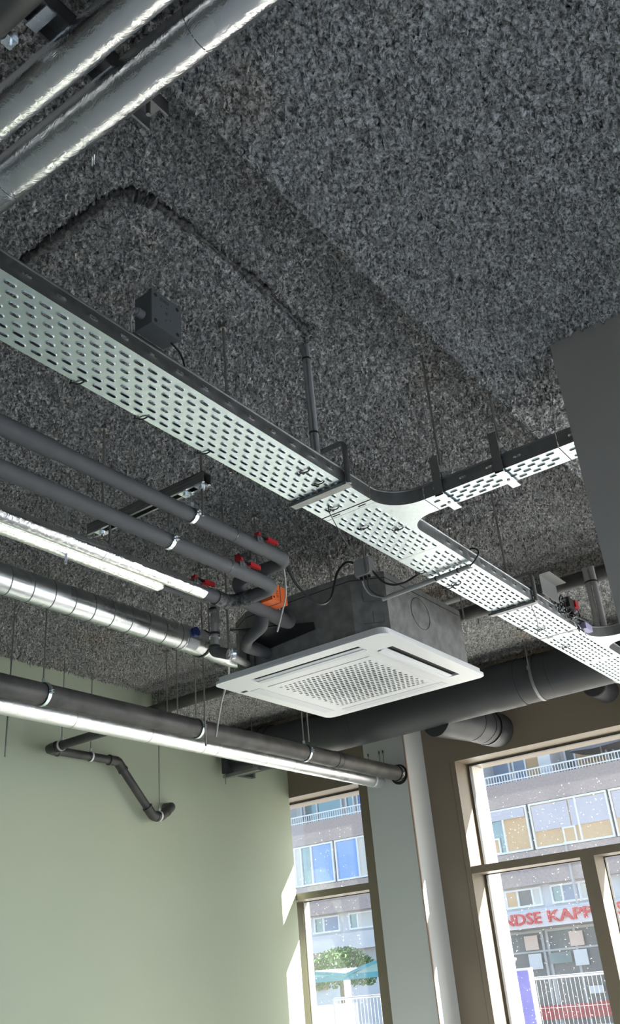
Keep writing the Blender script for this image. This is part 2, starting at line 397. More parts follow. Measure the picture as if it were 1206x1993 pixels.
def groove_main(X, Y):
    def seg(ax, ay, bx, by):
        dx, dy = bx-ax, by-ay; t = np.clip(((X-ax)*dx+(Y-ay)*dy)/(dx*dx+dy*dy), 0, 1)
        return np.hypot(X-ax-t*dx, Y-ay-t*dy)
    P = [(-2.1,1.345),(-1.47,1.34),(-1.41,1.36),(-1.385,1.43),(-1.38,1.9),(-1.41,2.2)]
    d = np.min([seg(*P[i], *P[i+1]) for i in range(len(P)-1)], 0)
    g = .022*np.exp(-(d/.021)**2)
    for cx, cy, r in ((-1.527,4.46,.05),(-1.72,4.82,.09),(-1.5,4.84,.06)):
        g = g + .06*np.exp(-((X-cx)**2*.35+(Y-cy)**2)/(r*r*.2))
    return g
sprayed('ceiling', XG, XS, .85, YB, ZC, .0056, groove_main)
sprayed('ceiling', XS, .95, .35, 2.75, ZS, .0052)
sprayed('ceiling', XS, -.55, 2.75, 3.9, ZS, .0075)
sprayed('ceiling', XG, XS+.3, YB, 5.86, ZB, .0085)
struct('ceiling', MB().box(XG, XS, -3.0, .85, ZC-.002, ZC+.05), M_CEIL)
struct('ceiling', MB().box(.95, 3.4, .35, YW, ZS, ZC+.05).box(XS, 3.4, -3.0, .35, ZS, ZC+.05).box(XS+.3, .95, 2.75, YW, ZS, ZC+.05).box(XS, XS+.3, 3.9, YB, ZS, ZC+.05).box(XS+.02, -.5, 2.75, 3.9, ZS+.05, ZC+.05), M_CEIL)
struct('ceiling', MB().box(XS-.004, XS+.02, .35, 3.9, ZS+.004, ZC+.05), M_CEIL)
struct('ceiling', MB().box(XG, XS, YB-.004, YB+.03, ZB, ZC+.05), M_CEIL)
struct('trim_2', MB().box(XG, XS+.3, 5.84, 5.98, ZB-.045, ZC+.05), 'beige_spray')
struct('ceiling', MB().box(XG, XS+.3, 5.98, YW, ZB+.02, ZC+.05), M_CEIL)

# ------------------------------------------------------------------ CABLE TRAYS
TX0, TX1 = -1.570, -1.368; TZ = 3.05; TH = .052; TC = (TX0+TX1)/2
def slotted(mb, org, u, v, L, W, rows, off0=0.0, pitch=.05, thick=.0015, hw=.0045):
    """perforated sheet: org corner, u along, v across; rows=[(v position, slot length)], alternate rows staggered"""
    org = V(org); u = V(u); v = V(v); nn = u.cross(v).normalized()
    def P(a, b, h=0): return org+u*a+v*b+nn*h
    bounds = [0]+[(rows[i][0]+rows[i+1][0])/2 for i in range(len(rows)-1)]+[W]
    for i, (vc, sl) in enumerate(rows):
        b0, b1 = bounds[i], bounds[i+1]; a = (off0+(pitch/2 if i % 2 else 0)) % pitch
        if a > 1e-6: mb.add([P(0,b0),P(a,b0),P(a,b1),P(0,b1)], [(0,1,2,3)])
        while a+pitch <= L+1e-6:
            c = a+pitch/2; hl = sl/2-hw
            inner = []; lip = []; low = []
            for s0, angs in ((1, (-90,-45,0,45,90)), (-1, (90,135,180,225,270))):
                for t in angs:
                    ca, sa = math.cos(math.radians(t)), math.sin(math.radians(t))
                    lip.append(P(c+s0*hl+ca*(hw+.0032), vc+sa*(hw+.0032), 0)); inner.append(P(c+s0*hl+ca*hw, vc+sa*hw, .0013)); low.append(P(c+s0*hl+ca*hw, vc+sa*hw, thick+.0012))
            outer = [P(c+hl,b0),P(a+pitch,b0),P(a+pitch,vc),P(a+pitch,b1),P(c+hl,b1),P(c-hl,b1),P(a,b1),P(a,vc),P(a,b0),P(c-hl,b0)]
            fs = []
            for k in range(10):
                j = (k+1) % 10
                fs += [(k, j, 10+j, 10+k), (10+k, 10+j, 20+j, 20+k), (20+k, 20+j, 30+j, 30+k)]
            mb.add(outer+lip+inner+low, fs); a += pitch
        if a < L-1e-6: mb.add([P(a,b0),P(L,b0),P(L,b1),P(a,b1)], [(0,1,2,3)])
    return mb
ROWS7 = [(.0245+.0257*i, .030 if i in (0,1,5,6) else .024) for i in range(7)]
def rail_straight(mb, a, b, out, slots=True, off=0):
    """upright tray side from a to b (bottom corners); out = outward normal"""
    a = V(a); b = V(b); d = b-a; L = d.length; u = d.normalized(); o = V(out)
    if u.cross(V((0,0,1))).dot(o) > 0: org, uu = a, u
    else: org, uu = b, -u
    slotted(mb, org, uu, (0,0,1), L, TH, [(.026, .028)], off, .1, .0012) if slots else mb.add([a,b,b+V((0,0,TH)),a+V((0,0,TH))], [(0,1,2,3)])
    mb.tube([a+V((0,0,TH))-o*.002, b+V((0,0,TH))-o*.002], .0042, 8)
def rail_path(mb, pts, out_sign=1):
    P = [V(p) for p in pts]
    vs = []; fs = []
    for p in P: vs += [p, p+V((0,0,TH))]
    for i in range(len(P)-1): fs.append((2*i, 2*i+2, 2*i+3, 2*i+1))
    mb.add(vs, fs); mb.tube([p+V((0,0,TH)) for p in P], .0042, 8)
def tray_section(y0, y1, label, name='cable_tray', right=True):
    t = thing(name, label, 'cable tray', (TC, (y0+y1)/2, TZ), 'galvanised cable trays')
    off = (1.0-.0125-y0) % .05
    slotted(MB(), (TX0, y0, TZ), (0,1,0), (1,0,0), y1-y0, TX1-TX0, ROWS7, off+.012).build('base_plate', 'galvanised', t)
    if right:
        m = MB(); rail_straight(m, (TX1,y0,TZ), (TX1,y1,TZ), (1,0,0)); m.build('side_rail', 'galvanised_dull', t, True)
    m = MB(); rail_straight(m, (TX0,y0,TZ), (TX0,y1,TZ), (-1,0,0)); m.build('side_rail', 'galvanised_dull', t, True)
    return t
def arc(cx, cy, r, a0, a1, n=10):
    return [(cx+r*math.cos(math.radians(a0+(a1-a0)*k/n)), cy+r*math.sin(math.radians(a0+(a1-a0)*k/n))) for k in range(n+1)]
def tee(y0, y1, yb0, yb1, rn, rf, label, xend=-1.235):
    t = thing('cable_tray_tee', label, 'cable tray', (TC, (y0+y1)/2, TZ), 'galvanised cable trays')
    off = (1.0-.0125-y0) % .05
    m = MB(); slotted(m, (TX0, y0+.028, TZ), (0,1,0), (1,0,0), y1-y0-.028, TX1-TX0, ROWS7, off+.034)
    m.add([(TX0,y0,TZ),(TX1,y0,TZ),(TX1,y0+.026,TZ),(TX0,y0+.026,TZ)], [(0,3,2,1)]); m.build('base_plate', 'galvanised', t)
    near = arc(TX1+rn, yb0-rn, rn, 180, 90); far = arc(TX1+rf, yb1+rf, rf, 270, 180)
    poly = near+[(xend, yb0), (xend, yb1)]+far
    MB().add([(x,y,TZ) for x,y in poly], [tuple(range(len(poly)-1,-1,-1))]).build('corner_plate', 'galvanised', t)
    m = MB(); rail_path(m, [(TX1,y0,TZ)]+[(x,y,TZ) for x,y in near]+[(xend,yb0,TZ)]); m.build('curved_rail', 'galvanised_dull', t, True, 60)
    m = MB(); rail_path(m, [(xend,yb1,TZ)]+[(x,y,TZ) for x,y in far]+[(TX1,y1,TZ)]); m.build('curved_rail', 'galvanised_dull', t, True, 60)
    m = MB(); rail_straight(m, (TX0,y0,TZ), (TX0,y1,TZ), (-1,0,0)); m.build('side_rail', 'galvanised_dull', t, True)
    m = MB()
    for y in (y0+.014,): 
        for x in (TX0+.035, TX1-.06): m.box(x, x+.03, y-.002, y+.002, TZ-.0012, TZ+.001)
    m.box(TX0, TX1, y0-.0015, y0+.0015, TZ-.0012, TZ+.002); m.build('joint_gap', 'dark_hole', t)
    return t
tray_section(-1.95, 2.435, 'long perforated cable tray running from the left image edge to the wrap-around hanger')
tee(2.438, 2.95, 2.572, 2.680, .125, .10, 'tee piece of cable tray with curved rails where the narrow branch leaves')
tray_section(2.952, 4.33, 'perforated cable tray between the two tee pieces, right of the air conditioner')
tee(4.332, 4.93, 4.585, 4.69, .125, .10, 'far tee piece of cable tray at the right image edge below the loose wires', -.95)
tray_section(4.932, 6.2, 'last perforated cable tray leading to the window wall at the right edge')
# narrow branch to the right
BY0, BY1 = 2.572, 2.680
def branch(x0, x1, label):
    t = thing('cable_tray', label, 'cable tray', ((x0+x1)/2, (BY0+BY1)/2, TZ), 'galvanised cable trays')
    slotted(MB(), (x1, BY0, TZ), (-1,0,0), (0,1,0), x1-x0, BY1-BY0, [(.019+.0233*i, .027) for i in range(4)], .01, .05, .0015, .0028).build('base_plate', 'galvanised', t)
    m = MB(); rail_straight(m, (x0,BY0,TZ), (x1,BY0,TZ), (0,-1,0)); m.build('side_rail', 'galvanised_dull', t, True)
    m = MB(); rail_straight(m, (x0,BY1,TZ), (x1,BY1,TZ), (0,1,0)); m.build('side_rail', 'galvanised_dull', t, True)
    return t
branch(-1.232, -.745, 'narrow branch cable tray held by two flat strap hangers')
branch(-.742, -.45, 'short end of the branch cable tray disappearing behind the grey partition')

# hangers of the trays
def rod(mb, x, y, z0, z1, r=.004): return mb.cyl((x,y,z0), (x,y,z1), r, 8)
def c_hanger(y, ztop, label, rods):
    t = thing('tray_hanger', label, 'hanger', (TC, y, TZ-.012), 'tray hangers')
    w = .020
    m = MB(); m.box(TX0-.016, TX1+.014, y-w, y+w, TZ-.008, TZ-.003).box(TX0-.016, TX1+.014, y-w-.002, y-w, TZ-.014, TZ-.003); m.build('bottom_strap', 'galvanised_dull', t)
    m = MB(); m.tube([(TX1+.012,y,TZ-.004),(TX1+.012,y,ztop),(TX1-.10,y,ztop)], .0095, 10, .02); m.build('upright', 'strut_steel', t, True)
    m = MB()
    for x, z1 in rods: rod(m, x, y, ztop-.01, z1, .0055)
    m.build('threaded_rod', 'rod_steel', t, True)
    m = MB()
    for x, z1 in rods: m.cyl((x,y,ztop+.008), (x,y,ztop+.018), .011, 6)
    m.build('nut', 'bright_zinc', t)
    return t
c_hanger(2.285, 3.205, 'bent tubular hanger wrapped under the cable tray near its first tee', [(TX1-.10, ZC)])
c_hanger(3.80, 3.185, 'bent tubular hanger wrapped under the cable tray before the loose wires', [(TX1-.10, ZC)])
t = thing('conduit_pair', 'pair of thin grey conduits taped together, dropping from ceiling to cable tray', 'conduit', (-1.452, 2.262, 3.1))
m = MB(); m.cyl((-1.447,2.262,3.06), (-1.447,2.262,ZC+.01), .0075, 10); m.build('conduit', 'conduit_grey', t, True)
m = MB(); m.cyl((-1.462,2.256,3.06), (-1.462,2.256,ZC+.01), .0065, 10); m.build('conduit', 'grey_plastic', t, True)
for z in (3.27, 3.58): MB().ring((-1.4545,2.259,z), (0,0,1), .015, .006, .002, 12).build('tape', 'tie_black', t)
def strap_hanger(x, ztop, zrod, label):
    t = thing('tray_hanger', label, 'hanger', (x, BY0-.01, TZ-.01), 'tray hangers'); y = BY0-.008; w = .015
    MB().box(x-w, x+w, y-.004, y, TZ-.012, 3.19).build('strap', 'strut_steel', t)
    MB().box(x-w, x+w, y-.004, BY1+.018, TZ-.012, TZ-.008).build('foot', 'bright_zinc', t)
    MB().prism([(x+w-.004,y),(x+w,y),(x+w,y+.045),(x+w-.004,y+.045)], 3.125, 3.155).box(x-w, x+w+.014, y, y+.05, 3.12, 3.124).build('ledge', 'bright_zinc', t)
    rx, ry = x+.008, y+.03
    m = MB(); rod(m, rx, ry, 3.09, zrod, .0048); m.build('threaded_rod', 'rod_steel', t, True)
    MB().cyl((rx,ry,3.124), (rx,ry,3.134), .012, 6).cyl((rx,ry,3.108), (rx,ry,3.119), .010, 6).build('nut', 'bright_zinc', t)
    MB().cyl((x,BY0+.06,TZ-.015), (x,BY0+.06,TZ-.010), .006, 8).build('bolt', 'rod_steel', t)
strap_hanger(-1.172, 3.18, ZC+.01, 'flat strap hanger with long rod on the branch tray, nearer the tee')
strap_hanger(-.948, 3.18, ZS+.01, 'flat strap hanger with shorter rod on the branch tray, nearer the partition')

gp = curve_pts([(-2.1,1.345,ZC),(-1.8,1.345,ZC),(-1.52,1.34,ZC),(-1.43,1.352,ZC),(-1.395,1.41,ZC),(-1.382,1.52,ZC),(-1.38,1.75,ZC),(-1.384,1.95,ZC),(-1.41,2.20,ZC),(-1.45,2.26,ZC)], 14)  # black tube laid along the groove, its shade put into the colour
gr = MB().tube(gp, .01, 10, radii=[(.012+.014*random.random() if i < 60 else .005+.014*random.random()**2) for i in range(len(gp))])
tag(gr.build('groove_shade_strip', 'tar_tape', None, True, 80), 'black strip half buried in the ceiling groove, standing in for its shade, bending towards the taped conduits', 'cable')
# junction box on a perforated plate clipped to the tray
t = thing('junction_box', 'dark grey square junction box with four corner screws standing above the cable tray', 'junction box', (-1.44, 1.49, 3.1))
x0, x1, y0, y1, z0, z1 = -1.468, -1.402, 1.435, 1.545, 3.226, 3.338
MB().box(x0, x1-.012, y0, y1, z0, z1).build('box_body', 'dark_grey_plastic', t)
lid = MB().box(x1-.011, x1, y0-.003, y1+.003, z0-.003, z1+.003).build('lid', 'dark_grey_plastic', t)
for yy in (y0+.012, y1-.012):
    for zz in (z0+.012, z1-.012): MB().cyl((x1-.001,yy,zz), (x1+.0008,yy,zz), .006, 12).build('screw', 'dark_hole', lid)
for yy, zz, r in ((1.49,3.285,.0045),(1.47,3.30,.002),(1.505,3.27,.002),(1.492,3.305,.002),(1.488,3.262,.002)): MB().cyl((x1,yy,zz), (x1+.0008,yy,zz), r, 8).build('mark', 'line_dark', lid)
text_part('lettering', 'DALI', .017, 'line_dark', lid, (x1+.0006, y0+.028, z1-.02), (0,1,0), (0,0,1), .0003)
g = MB().cyl((-1.44,y0+.001,3.268), (-1.44,y0-.022,3.268), .013, 12).cyl((-1.44,y0-.02,3.268), (-1.44,y0-.03,3.268), .009, 10).build('cable_gland', 'grey_plastic', t, True)
slotted(MB(), (-1.474, 1.42, 3.07), (0,1,0), (0,0,1), .14, .16, [(.03,.02),(.06,.02),(.09,.02),(.12,.02)], 0, .028).build('mounting_plate', 'strut_steel', t)
tag(MB().tube(curve_pts([(-1.44,1.407,3.268),(-1.43,1.385,3.235),(-1.42,1.372,3.20),(-1.41,1.365,3.16),(-1.40,1.36,3.10),(-1.41,1.40,3.06)]), .003, 8).build('cable', 'conduit_grey', None, True), 'thin grey cable drooping from the dark junction box gland into the tray', 'cable')
tag(MB().tube(curve_pts([(-1.43,1.535,3.227),(-1.42,1.56,3.20),(-1.415,1.572,3.16),(-1.415,1.572,3.12),(-1.42,1.575,3.07)]), .0028, 8).build('cable', 'black_cable', None, True), 'thin dark cable from the underside of the dark junction box to the tray', 'cable')
# single rods that come down to the trays from the ceiling
def free_rod(x, y, z0, z1, label, r=.0045, m='rod_steel'):
    mb = MB(); rod(mb, x, y, z0, z1, r); mb.cyl((x,y,z1-.02), (x,y,z1), r*2.6, 10)
    return tag(mb.build('threaded_rod', m, None, True), label, 'rod', 'threaded rods hanging from the ceiling')
free_rod(-1.60, 1.98, 3.06, ZC, 'threaded rod behind the long cable tray, just right of the dark junction box')

# ------------------------------------------------------------------ FOIL WRAPPED PIPES, upper left
def seam_rings(pts, ax, R, m, parent, w=.0025, t=.0006, name='seam'):
    for p in pts: MB().ring(p, ax, R-.0004, w, t, 28).build(name, m, parent, True)
def straight_pipe(name, label, cat, a, b, R, m, seams=(), seam_m='seam', n=28, group=None, part='wrap'):
    a = V(a); b = V(b); t = thing(name, label, cat, tuple((a+b)/2-V((0,0,R))), group); ax = (b-a).normalized()
    MB().cyl(a, b, R, n).build(part, m, t, True)
    for s in seams: seam_rings([a+ax*s], ax, R, seam_m, t)
    return t
t = straight_pipe('insulated_pipe', 'wider crinkled foil-wrapped pipe at upper left, nearer the cable tray', 'pipe', (-2.75,.866,3.2), (3.3,.866,3.2), .0465, 'foil', (1.48, 2.03), 'seam', 36, 'foil wrapped pipes')
t = straight_pipe('insulated_pipe', 'crinkled foil-wrapped pipe at upper left between dark pipe and its wider twin', 'pipe', (-2.75,.752,3.2), (3.3,.752,3.2), .0405, 'foil', (), 'seam', 36, 'foil wrapped pipes')
t = straight_pipe('drain_pipe', 'black plastic pipe with zinc clamp in the top left corner', 'pipe', (-2.75,.592,3.19), (3.3,.592,3.19), .050, 'black_plastic', (), 'seam', 32)
MB().ring((-1.0,.592,3.19), (1,0,0), .050, .024, .003, 32).build('clamp', 'bright_zinc', t, True)
MB().box(-1.012, -.988, .642, .668, 3.185, 3.20).cyl((-1.0,.66,3.175), (-1.0,.66,3.21), .005, 8).build('clamp_ear', 'bright_zinc', t)
t = thing('strut_channel', 'dark strut channel crossing above the foil pipes at upper left', 'strut', (-.955,.78,3.25))
m = MB(); m.box(-.985,-.98,.50,1.0,3.252,3.292).box(-.93,-.925,.50,1.0,3.252,3.292).box(-.985,-.925,.50,1.0,3.29,3.294); m.build('channel', 'strut_steel', t)
for y in (.69, .81): MB().box(-.985,-.925,y-.012,y+.012,3.246,3.252).build('channel_nut', 'bright_zinc', t)
for y in (.53, .97):
    m = MB(); rod(m, -.955, y, 3.25, ZS+.3 if False else ZC+.005 if -.955 < XS else ZS, .005); m.build('threaded_rod', 'rod_steel', t, True)
tag(MB().tube([(-1.06,.92,3.165),(-1.06,.92,3.138)], .0018, 8).tube([(-1.067,.921,3.165),(-1.067,.921,3.14)], .0018, 8).build('wire_pin', 'bright_zinc', None, True), 'tiny pair of wire ends poking from under the wider foil pipe', 'wire')

# ------------------------------------------------------------------ INSULATED PIPE GROUP, left
P1X, P1Z, PR = -1.936, 3.10, .0268
P2X, P2Z = -2.034, 3.03
FAX, FAZ, FBX, FBZ = -2.262, 3.03, -2.322, 3.022
def hanger(name, label, c, ax, R, ztop, zc_from=None, group='pipe hangers', m='bright_zinc', w=.016, ear=True, rr=.004):
    c = V(c); t = thing(name, label, 'hanger', tuple(c-V((0,0,R))), group)
    MB().ring(c, ax, R+.0005, w, .0035, 28).build('clamp_ring', m, t, True)
    q = MB(); rod(q, c.x, c.y, c.z+R, ztop, rr); q.build('threaded_rod', 'rod_steel', t, True)
    MB().cyl(c+V((0,0,R+.002)), c+V((0,0,R+.022)), .009, 6).build('boss', m, t)
    if ear:
        side = V(ax).cross(V((0,0,1))).normalized()
        if side.x < 0: side = -side
        p = c+side*(R+.008)
        MB().bar(p-side*.007+V((0,0,.006)), p+side*.01+V((0,0,.006)), w, .004).bar(p-side*.007-V((0,0,.006)), p+side*.01-V((0,0,.006)), w, .004).cyl(p+V((0,0,-.014)), p+V((0,0,.022)), .003, 8).build('ear', m, t)
    return t
# pipe 1: comes in along Y, elbow, crosses to the left behind pipe 2, elbow down to the control valve
t = thing('insulated_pipe', 'upper dark rubber-insulated pipe ending in a bend with a red-handled valve', 'pipe', (P1X, 1.6, P1Z-PR), 'dark rubber insulated pipes')
MB().tube([(P1X,-2.9,P1Z),(P1X,2.725,P1Z),(-2.215,2.725,P1Z),(-2.215,2.83,P1Z-.06),(-2.215,3.03,P1Z-.07)], PR, 24, .05, 8).build('insulation', 'rubber_insulation', t, True, 60)
seam_rings([(P1X,2.39,P1Z)], (0,1,0), PR, 'wet_black', t, .004, .001)
MB().cyl((P1X,1.32,P1Z), (P1X,1.55,P1Z), PR+.0035, 24).build('sleeve', 'rubber_insulation', t, True)
t1 = t
t = thing('insulated_pipe', 'lower dark rubber-insulated pipe looping back to the foil pipe', 'pipe', (P2X, 1.6, P2Z-PR), 'dark rubber insulated pipes')
MB().tube([(P2X,-2.9,P2Z),(P2X,2.765,P2Z),(FAX,2.765,P2Z-.005),(FAX,2.585,FAZ)], PR+.0005, 24, .055, 8).build('insulation', 'rubber_insulation', t, True, 60)
seam_rings([(P2X,2.47,P2Z)], (0,1,0), PR+.0005, 'wet_black', t, .004, .001)
MB().tube([(-2.155,2.765,P2Z-.002),(-2.22,2.765,P2Z-.004),(FAX,2.735,P2Z-.004),(FAX,2.66,P2Z-.003)], PR+.004, 24, .04, 6).build('tar_wrap', 'tar_tape', t, True, 60)
t2 = t
def valve(parent_label, x, y, z, R):
    """lever valve let into a pipe that runs along Y: bonnet, stem and a lever with a red grip"""
    t = thing('ball_valve', parent_label, 'valve', (x, y, z+R-.01), 'red-handled ball valves')
    MB().box(x-.010, x+.016, y-.018, y+.018, z+R-.012, z+R+.012).build('bonnet', 'rubber_insulation', t)
    MB().cyl((x+.012,y,z+R-.004), (x+.012,y,z+R+.022), .0075, 12).build('stem', 'brass_grey', t, True)
    b = [(x+.004,y-.016),(x+.020,y-.016),(x+.022,y+.02),(x+.021,y+.095),(x+.015,y+.102),(x+.009,y+.095),(x+.002,y+.02)]
    l = MB().prism(b, z+R+.016, z+R+.020).build('lever', 'black_cable', t)
    g = [(x+.006,y+.04),(x+.022,y+.04),(x+.0225,y+.096),(x+.018,y+.105),(x+.011,y+.105),(x+.0065,y+.096)]
    MB().prism(g, z+R+.011, z+R+.025).build('grip', 'red_plastic', l)
    MB().cyl((x+.014,y+.098,z+R+.010), (x+.014,y+.098,z+R+.026), .003, 8).build('grip_hole', 'dark_hole', l)
    MB().box(x+.002, x+.024, y-.020, y-.009, z+R+.014, z+R+.025).build('lock_tab', 'red_plastic', l)
    return t
valve('red-handled ball valve on the upper dark insulated pipe', P1X+.016, 2.515, P1Z-.016, PR)
valve('red-handled ball valve on the lower dark insulated pipe', P2X+.012, 2.53, P2Z-.012, PR)
valve('red-handled ball valve at the end of the foil pipe', FAX+.010, 2.525, FAZ-.014, .0285)
# a third, red-flagged sensor plate behind the two loops
t = thing('sensor_plate', 'small grey sensor plate with red corner between the two pipe bends', 'sensor', (-2.05, 2.60, 3.10))
MB().box(-2.09,-2.02,2.60,2.606,3.095,3.135).build('plate', 'bracket_paint', t); MB().box(-2.10,-2.075,2.597,2.604,3.105,3.14).build('flag', 'red_plastic', t)
MB().box(-2.06,-2.04,2.594,2.602,3.10,3.115).cyl((-2.03,2.596,3.11),(-2.03,2.596,3.14),.004,8).build('screw_block', 'brass_grey', t)
# twin foil pipes
t = thing('insulated_pipe', 'crinkled foil-wrapped pipe with a red valve at its end, below the dark pipes', 'pipe', (FAX, 1.4, FAZ-.03), 'foil wrapped pipes')
MB().cyl((FAX,-2.9,FAZ), (FAX,2.585,FAZ), .0290, 32).build('wrap', 'foil', t, True)
seam_rings([(FAX,y,FAZ) for y in (1.28, 2.05, 2.5)], (0,1,0), .0290, 'seam', t)
t = thing('insulated_pipe', 'second crinkled foil-wrapped pipe hugging the underside of the first', 'pipe', (FBX, 1.3, FBZ-.03), 'foil wrapped pipes')
MB().tube([(FBX,-2.9,FBZ),(FBX,2.385,FBZ),(FBX,2.41,FBZ+.003)], .0275, 32, radii=[.0275,.0275,.019]).build('wrap', 'foil', t, True)
MB().tube([(FBX,2.40,FBZ+.002),(FBX-.01,2.60,FBZ+.02),(FBX-.02,2.70,FBZ+.03)], .017, 16).build('bare_pipe', 'rubber_insulation', t, True)
# strut with rods and clamps
t = thing('strut_channel', 'slotted strut channel carrying the two dark pipes on clamps', 'strut', (-2.13, 2.14, 3.18))
SX0, SX1, SY, SZ = -2.42, -1.835, 2.14, 3.20
m = MB(); m.box(SX0,SX1,SY-.021,SY-.018,SZ-.02,SZ+.021).box(SX0,SX1,SY+.018,SY+.021,SZ-.02,SZ+.021).box(SX0,SX1,SY-.021,SY+.021,SZ+.018,SZ+.021)
m.box(SX0,SX1,SY-.021,SY-.011,SZ-.021,SZ-.018).box(SX0,SX1,SY+.011,SY+.021,SZ-.021,SZ-.018); m.build('channel', 'strut_steel', t)
for z in (SZ-.006, SZ+.008): MB().box(SX0,SX1,SY-.0225,SY-.021,z-.0015,z+.0015).build('ridge', 'galvanised_dull', t)
for x in (P1X, P2X, SX0+.06, SX1-.025): MB().box(x-.02,x+.02,SY-.022,SY+.022,SZ-.027,SZ-.021).cyl((x,SY,SZ-.036),(x,SY,SZ-.027),.010,6).build('channel_nut', 'bright_zinc', t)
m = MB(); rod(m, SX0+.06, SY, SZ-.05, ZC+.01, .0048); m.cyl((SX0+.06,SY,ZC-.02),(SX0+.06,SY,ZC),.013,10); m.build('threaded_rod', 'rod_steel', t, True)
m = MB(); rod(m, SX1-.025, SY, SZ-.14, ZC+.01, .0048); m.build('threaded_rod', 'rod_steel', t, True)
hanger('pipe_hanger', 'zinc clamp with rod round the upper dark insulated pipe', (P1X,2.168,P1Z), (0,1,0), PR, SZ-.02)
hanger('pipe_hanger', 'zinc clamp with rod round the lower dark insulated pipe', (P2X,2.155,P2Z), (0,1,0), PR, SZ-.02)
free_rod(FAX+.03, 2.06, FAZ+.025, SZ-.02, 'short rod between strut channel and the foil pipe')
free_rod(FAX-.045, 1.93, FBZ-.06, FAZ+.2, 'rod end poking out below the twin foil pipes', .0045, 'bright_zinc')
# control valve with orange actuator, pipes into the cassette
t = thing('control_valve', 'control valve with bright orange actuator box beside the air conditioner', 'valve', (-2.2, 2.93, 2.98))
MB().cyl((-2.215,2.76,3.035), (-2.215,3.06,3.012), .031, 20).build('valve_body', 'rubber_insulation', t, True)
ab = MB().box(-2.185,-2.125,2.86,2.965,3.032,3.105).build('actuator', 'orange_plastic', t)
MB().box(-2.186,-2.124,2.914,2.918,3.031,3.106).build('gap', 'line_dark', ab)
for y, z in ((2.872,3.092),(2.872,3.046)): MB().cyl((-2.125,y,z), (-2.1235,y,z), .0045, 8).build('screw', 'dark_hole', ab)
text_part('lettering', 'GTV', .018, 'line_dark', ab, (-2.1245, 2.902, 3.048), (0,0,1), (0,-1,0), .0003)
m = MB(); m.tube([(-2.235,2.93,3.02),(-2.235,2.93,2.965),(-2.37,2.99,2.955),(-2.44,3.06,2.955),(-2.44,3.22,2.96)], .0255, 20, .06, 8)
tag(m.build('insulated_pipe', 'rubber_insulation', None, True, 60), 'short dark insulated pipe curling under the orange actuator towards the air conditioner', 'pipe', 'dark rubber insulated pipes')
m = MB(); m.tube([(-2.215,3.02,3.01),(-2.205,3.09,3.0),(-2.22,3.10,3.06),(-2.33,3.14,3.09),(-2.36,3.22,3.09)], .0255, 20, .05, 8)
tag(m.build('insulated_pipe', 'rubber_insulation', None, True, 60), 'short dark insulated pipe bending up from the control valve into the air conditioner', 'pipe', 'dark rubber insulated pipes')
# black protective sheet under the joints
bs = MB().sheet([(-2.575,3.12,3.095),(-2.475,3.00,3.03),(-2.14,3.17,3.015),(-2.17,3.222,3.005),(-2.425,3.222,2.985)], (0,.1,-1), .004)
tag(bs.build('drip_sheet', 'wet_black', None), 'limp black plastic sheet under the pipe joints on the cassette side', 'sheet')
# condensate pipe
t = thing('condensate_pipe', 'grey metal-looking drain pipe dropping to an elbow left of the air conditioner', 'pipe', (-2.49, 2.93, 2.9))
CX, CY = -2.482, 2.9
MB().tube([(CX+.012,CY,3.115),(CX,CY,2.915)], .0195, 20).build('riser', 'pvc_grey', t, True)
MB().tube([(CX-.001,CY,2.932),(CX-.002,CY,2.91),(CX+.06,CY+.02,2.886)], .024, 20, .02).build('elbow', 'black_plastic', t, True, 60)
MB().tube([(CX+.05,CY+.010,2.889),(-2.555,3.215,2.938)], .0165, 18).build('outlet_pipe', 'pvc_grey', t, True)
for z in (3.10, 2.988, 2.93): MB().ring((CX+.006*(z-2.9)/.2,CY,z), (0,0,1), .019, .010, .005, 22).build('rubber_ring', 'black_cable', t, True)
for z in (3.09, 2.98): MB().ring((CX+.008*(z-2.9)/.2,CY,z-.008), (0,0,1), .0192, .006, .0045, 22).build('clamp_band', 'bright_zinc', t, True)
MB().ring((CX+.075,CY+.035,2.887), (.6,.8,0), .019, .014, .005, 22).build('pipe_clamp', 'bright_zinc', t, True)
m = MB(); rod(m, CX+.02, CY+.07, 2.90, ZC, .0045); m.build('threaded_rod', 'rod_steel', t, True)

# ------------------------------------------------------------------ SPIRAL DUCT
SDX, SDZ, SDR = -2.995, 3.20, .0635
t = thing('spiral_duct', 'galvanised spiral duct with blue damper knob at left', 'duct', (SDX, 2.2, SDZ-SDR))
MB().cyl((SDX,-2.9,SDZ), (SDX,3.40,SDZ), SDR, 40).build('duct_wall', 'spiral_steel', t, True)
for k in range(-34, 22):
    y = .95+k*.113
    if y < 3.3: MB().ring((SDX,y,SDZ), (.16,1,.1), SDR-.0006, .004, .0022, 36).build('seam', 'seam', t, True)
MB().cyl((SDX,3.24,SDZ), (SDX,3.40,SDZ), SDR+.003, 40).build('damper_sleeve', 'spiral_steel', t, True)
MB().cyl((SDX+.050,3.275,SDZ+.012), (SDX+.082,3.275,SDZ+.014), .024, 20).cyl((SDX+.08,3.275,SDZ+.014), (SDX+.086,3.275,SDZ+.014), .007, 12).build('knob', 'blue_plastic', t, True)
lb = MB().ring((SDX,3.285,SDZ), (0,1,0), SDR+.0032, .075, .0008, 8, math.radians(108), math.radians(155)).build('sticker', 'white_label', t, True)
MB().ring((SDX,3.40,SDZ), (0,1,0), SDR+.002, .012, .006, 36).build('rubber_ring', 'black_cable', t, True)
MB().ring((SDX,3.412,SDZ), (0,1,0), SDR+.002, .010, .005, 36).build('clamp', 'bright_zinc', t, True)
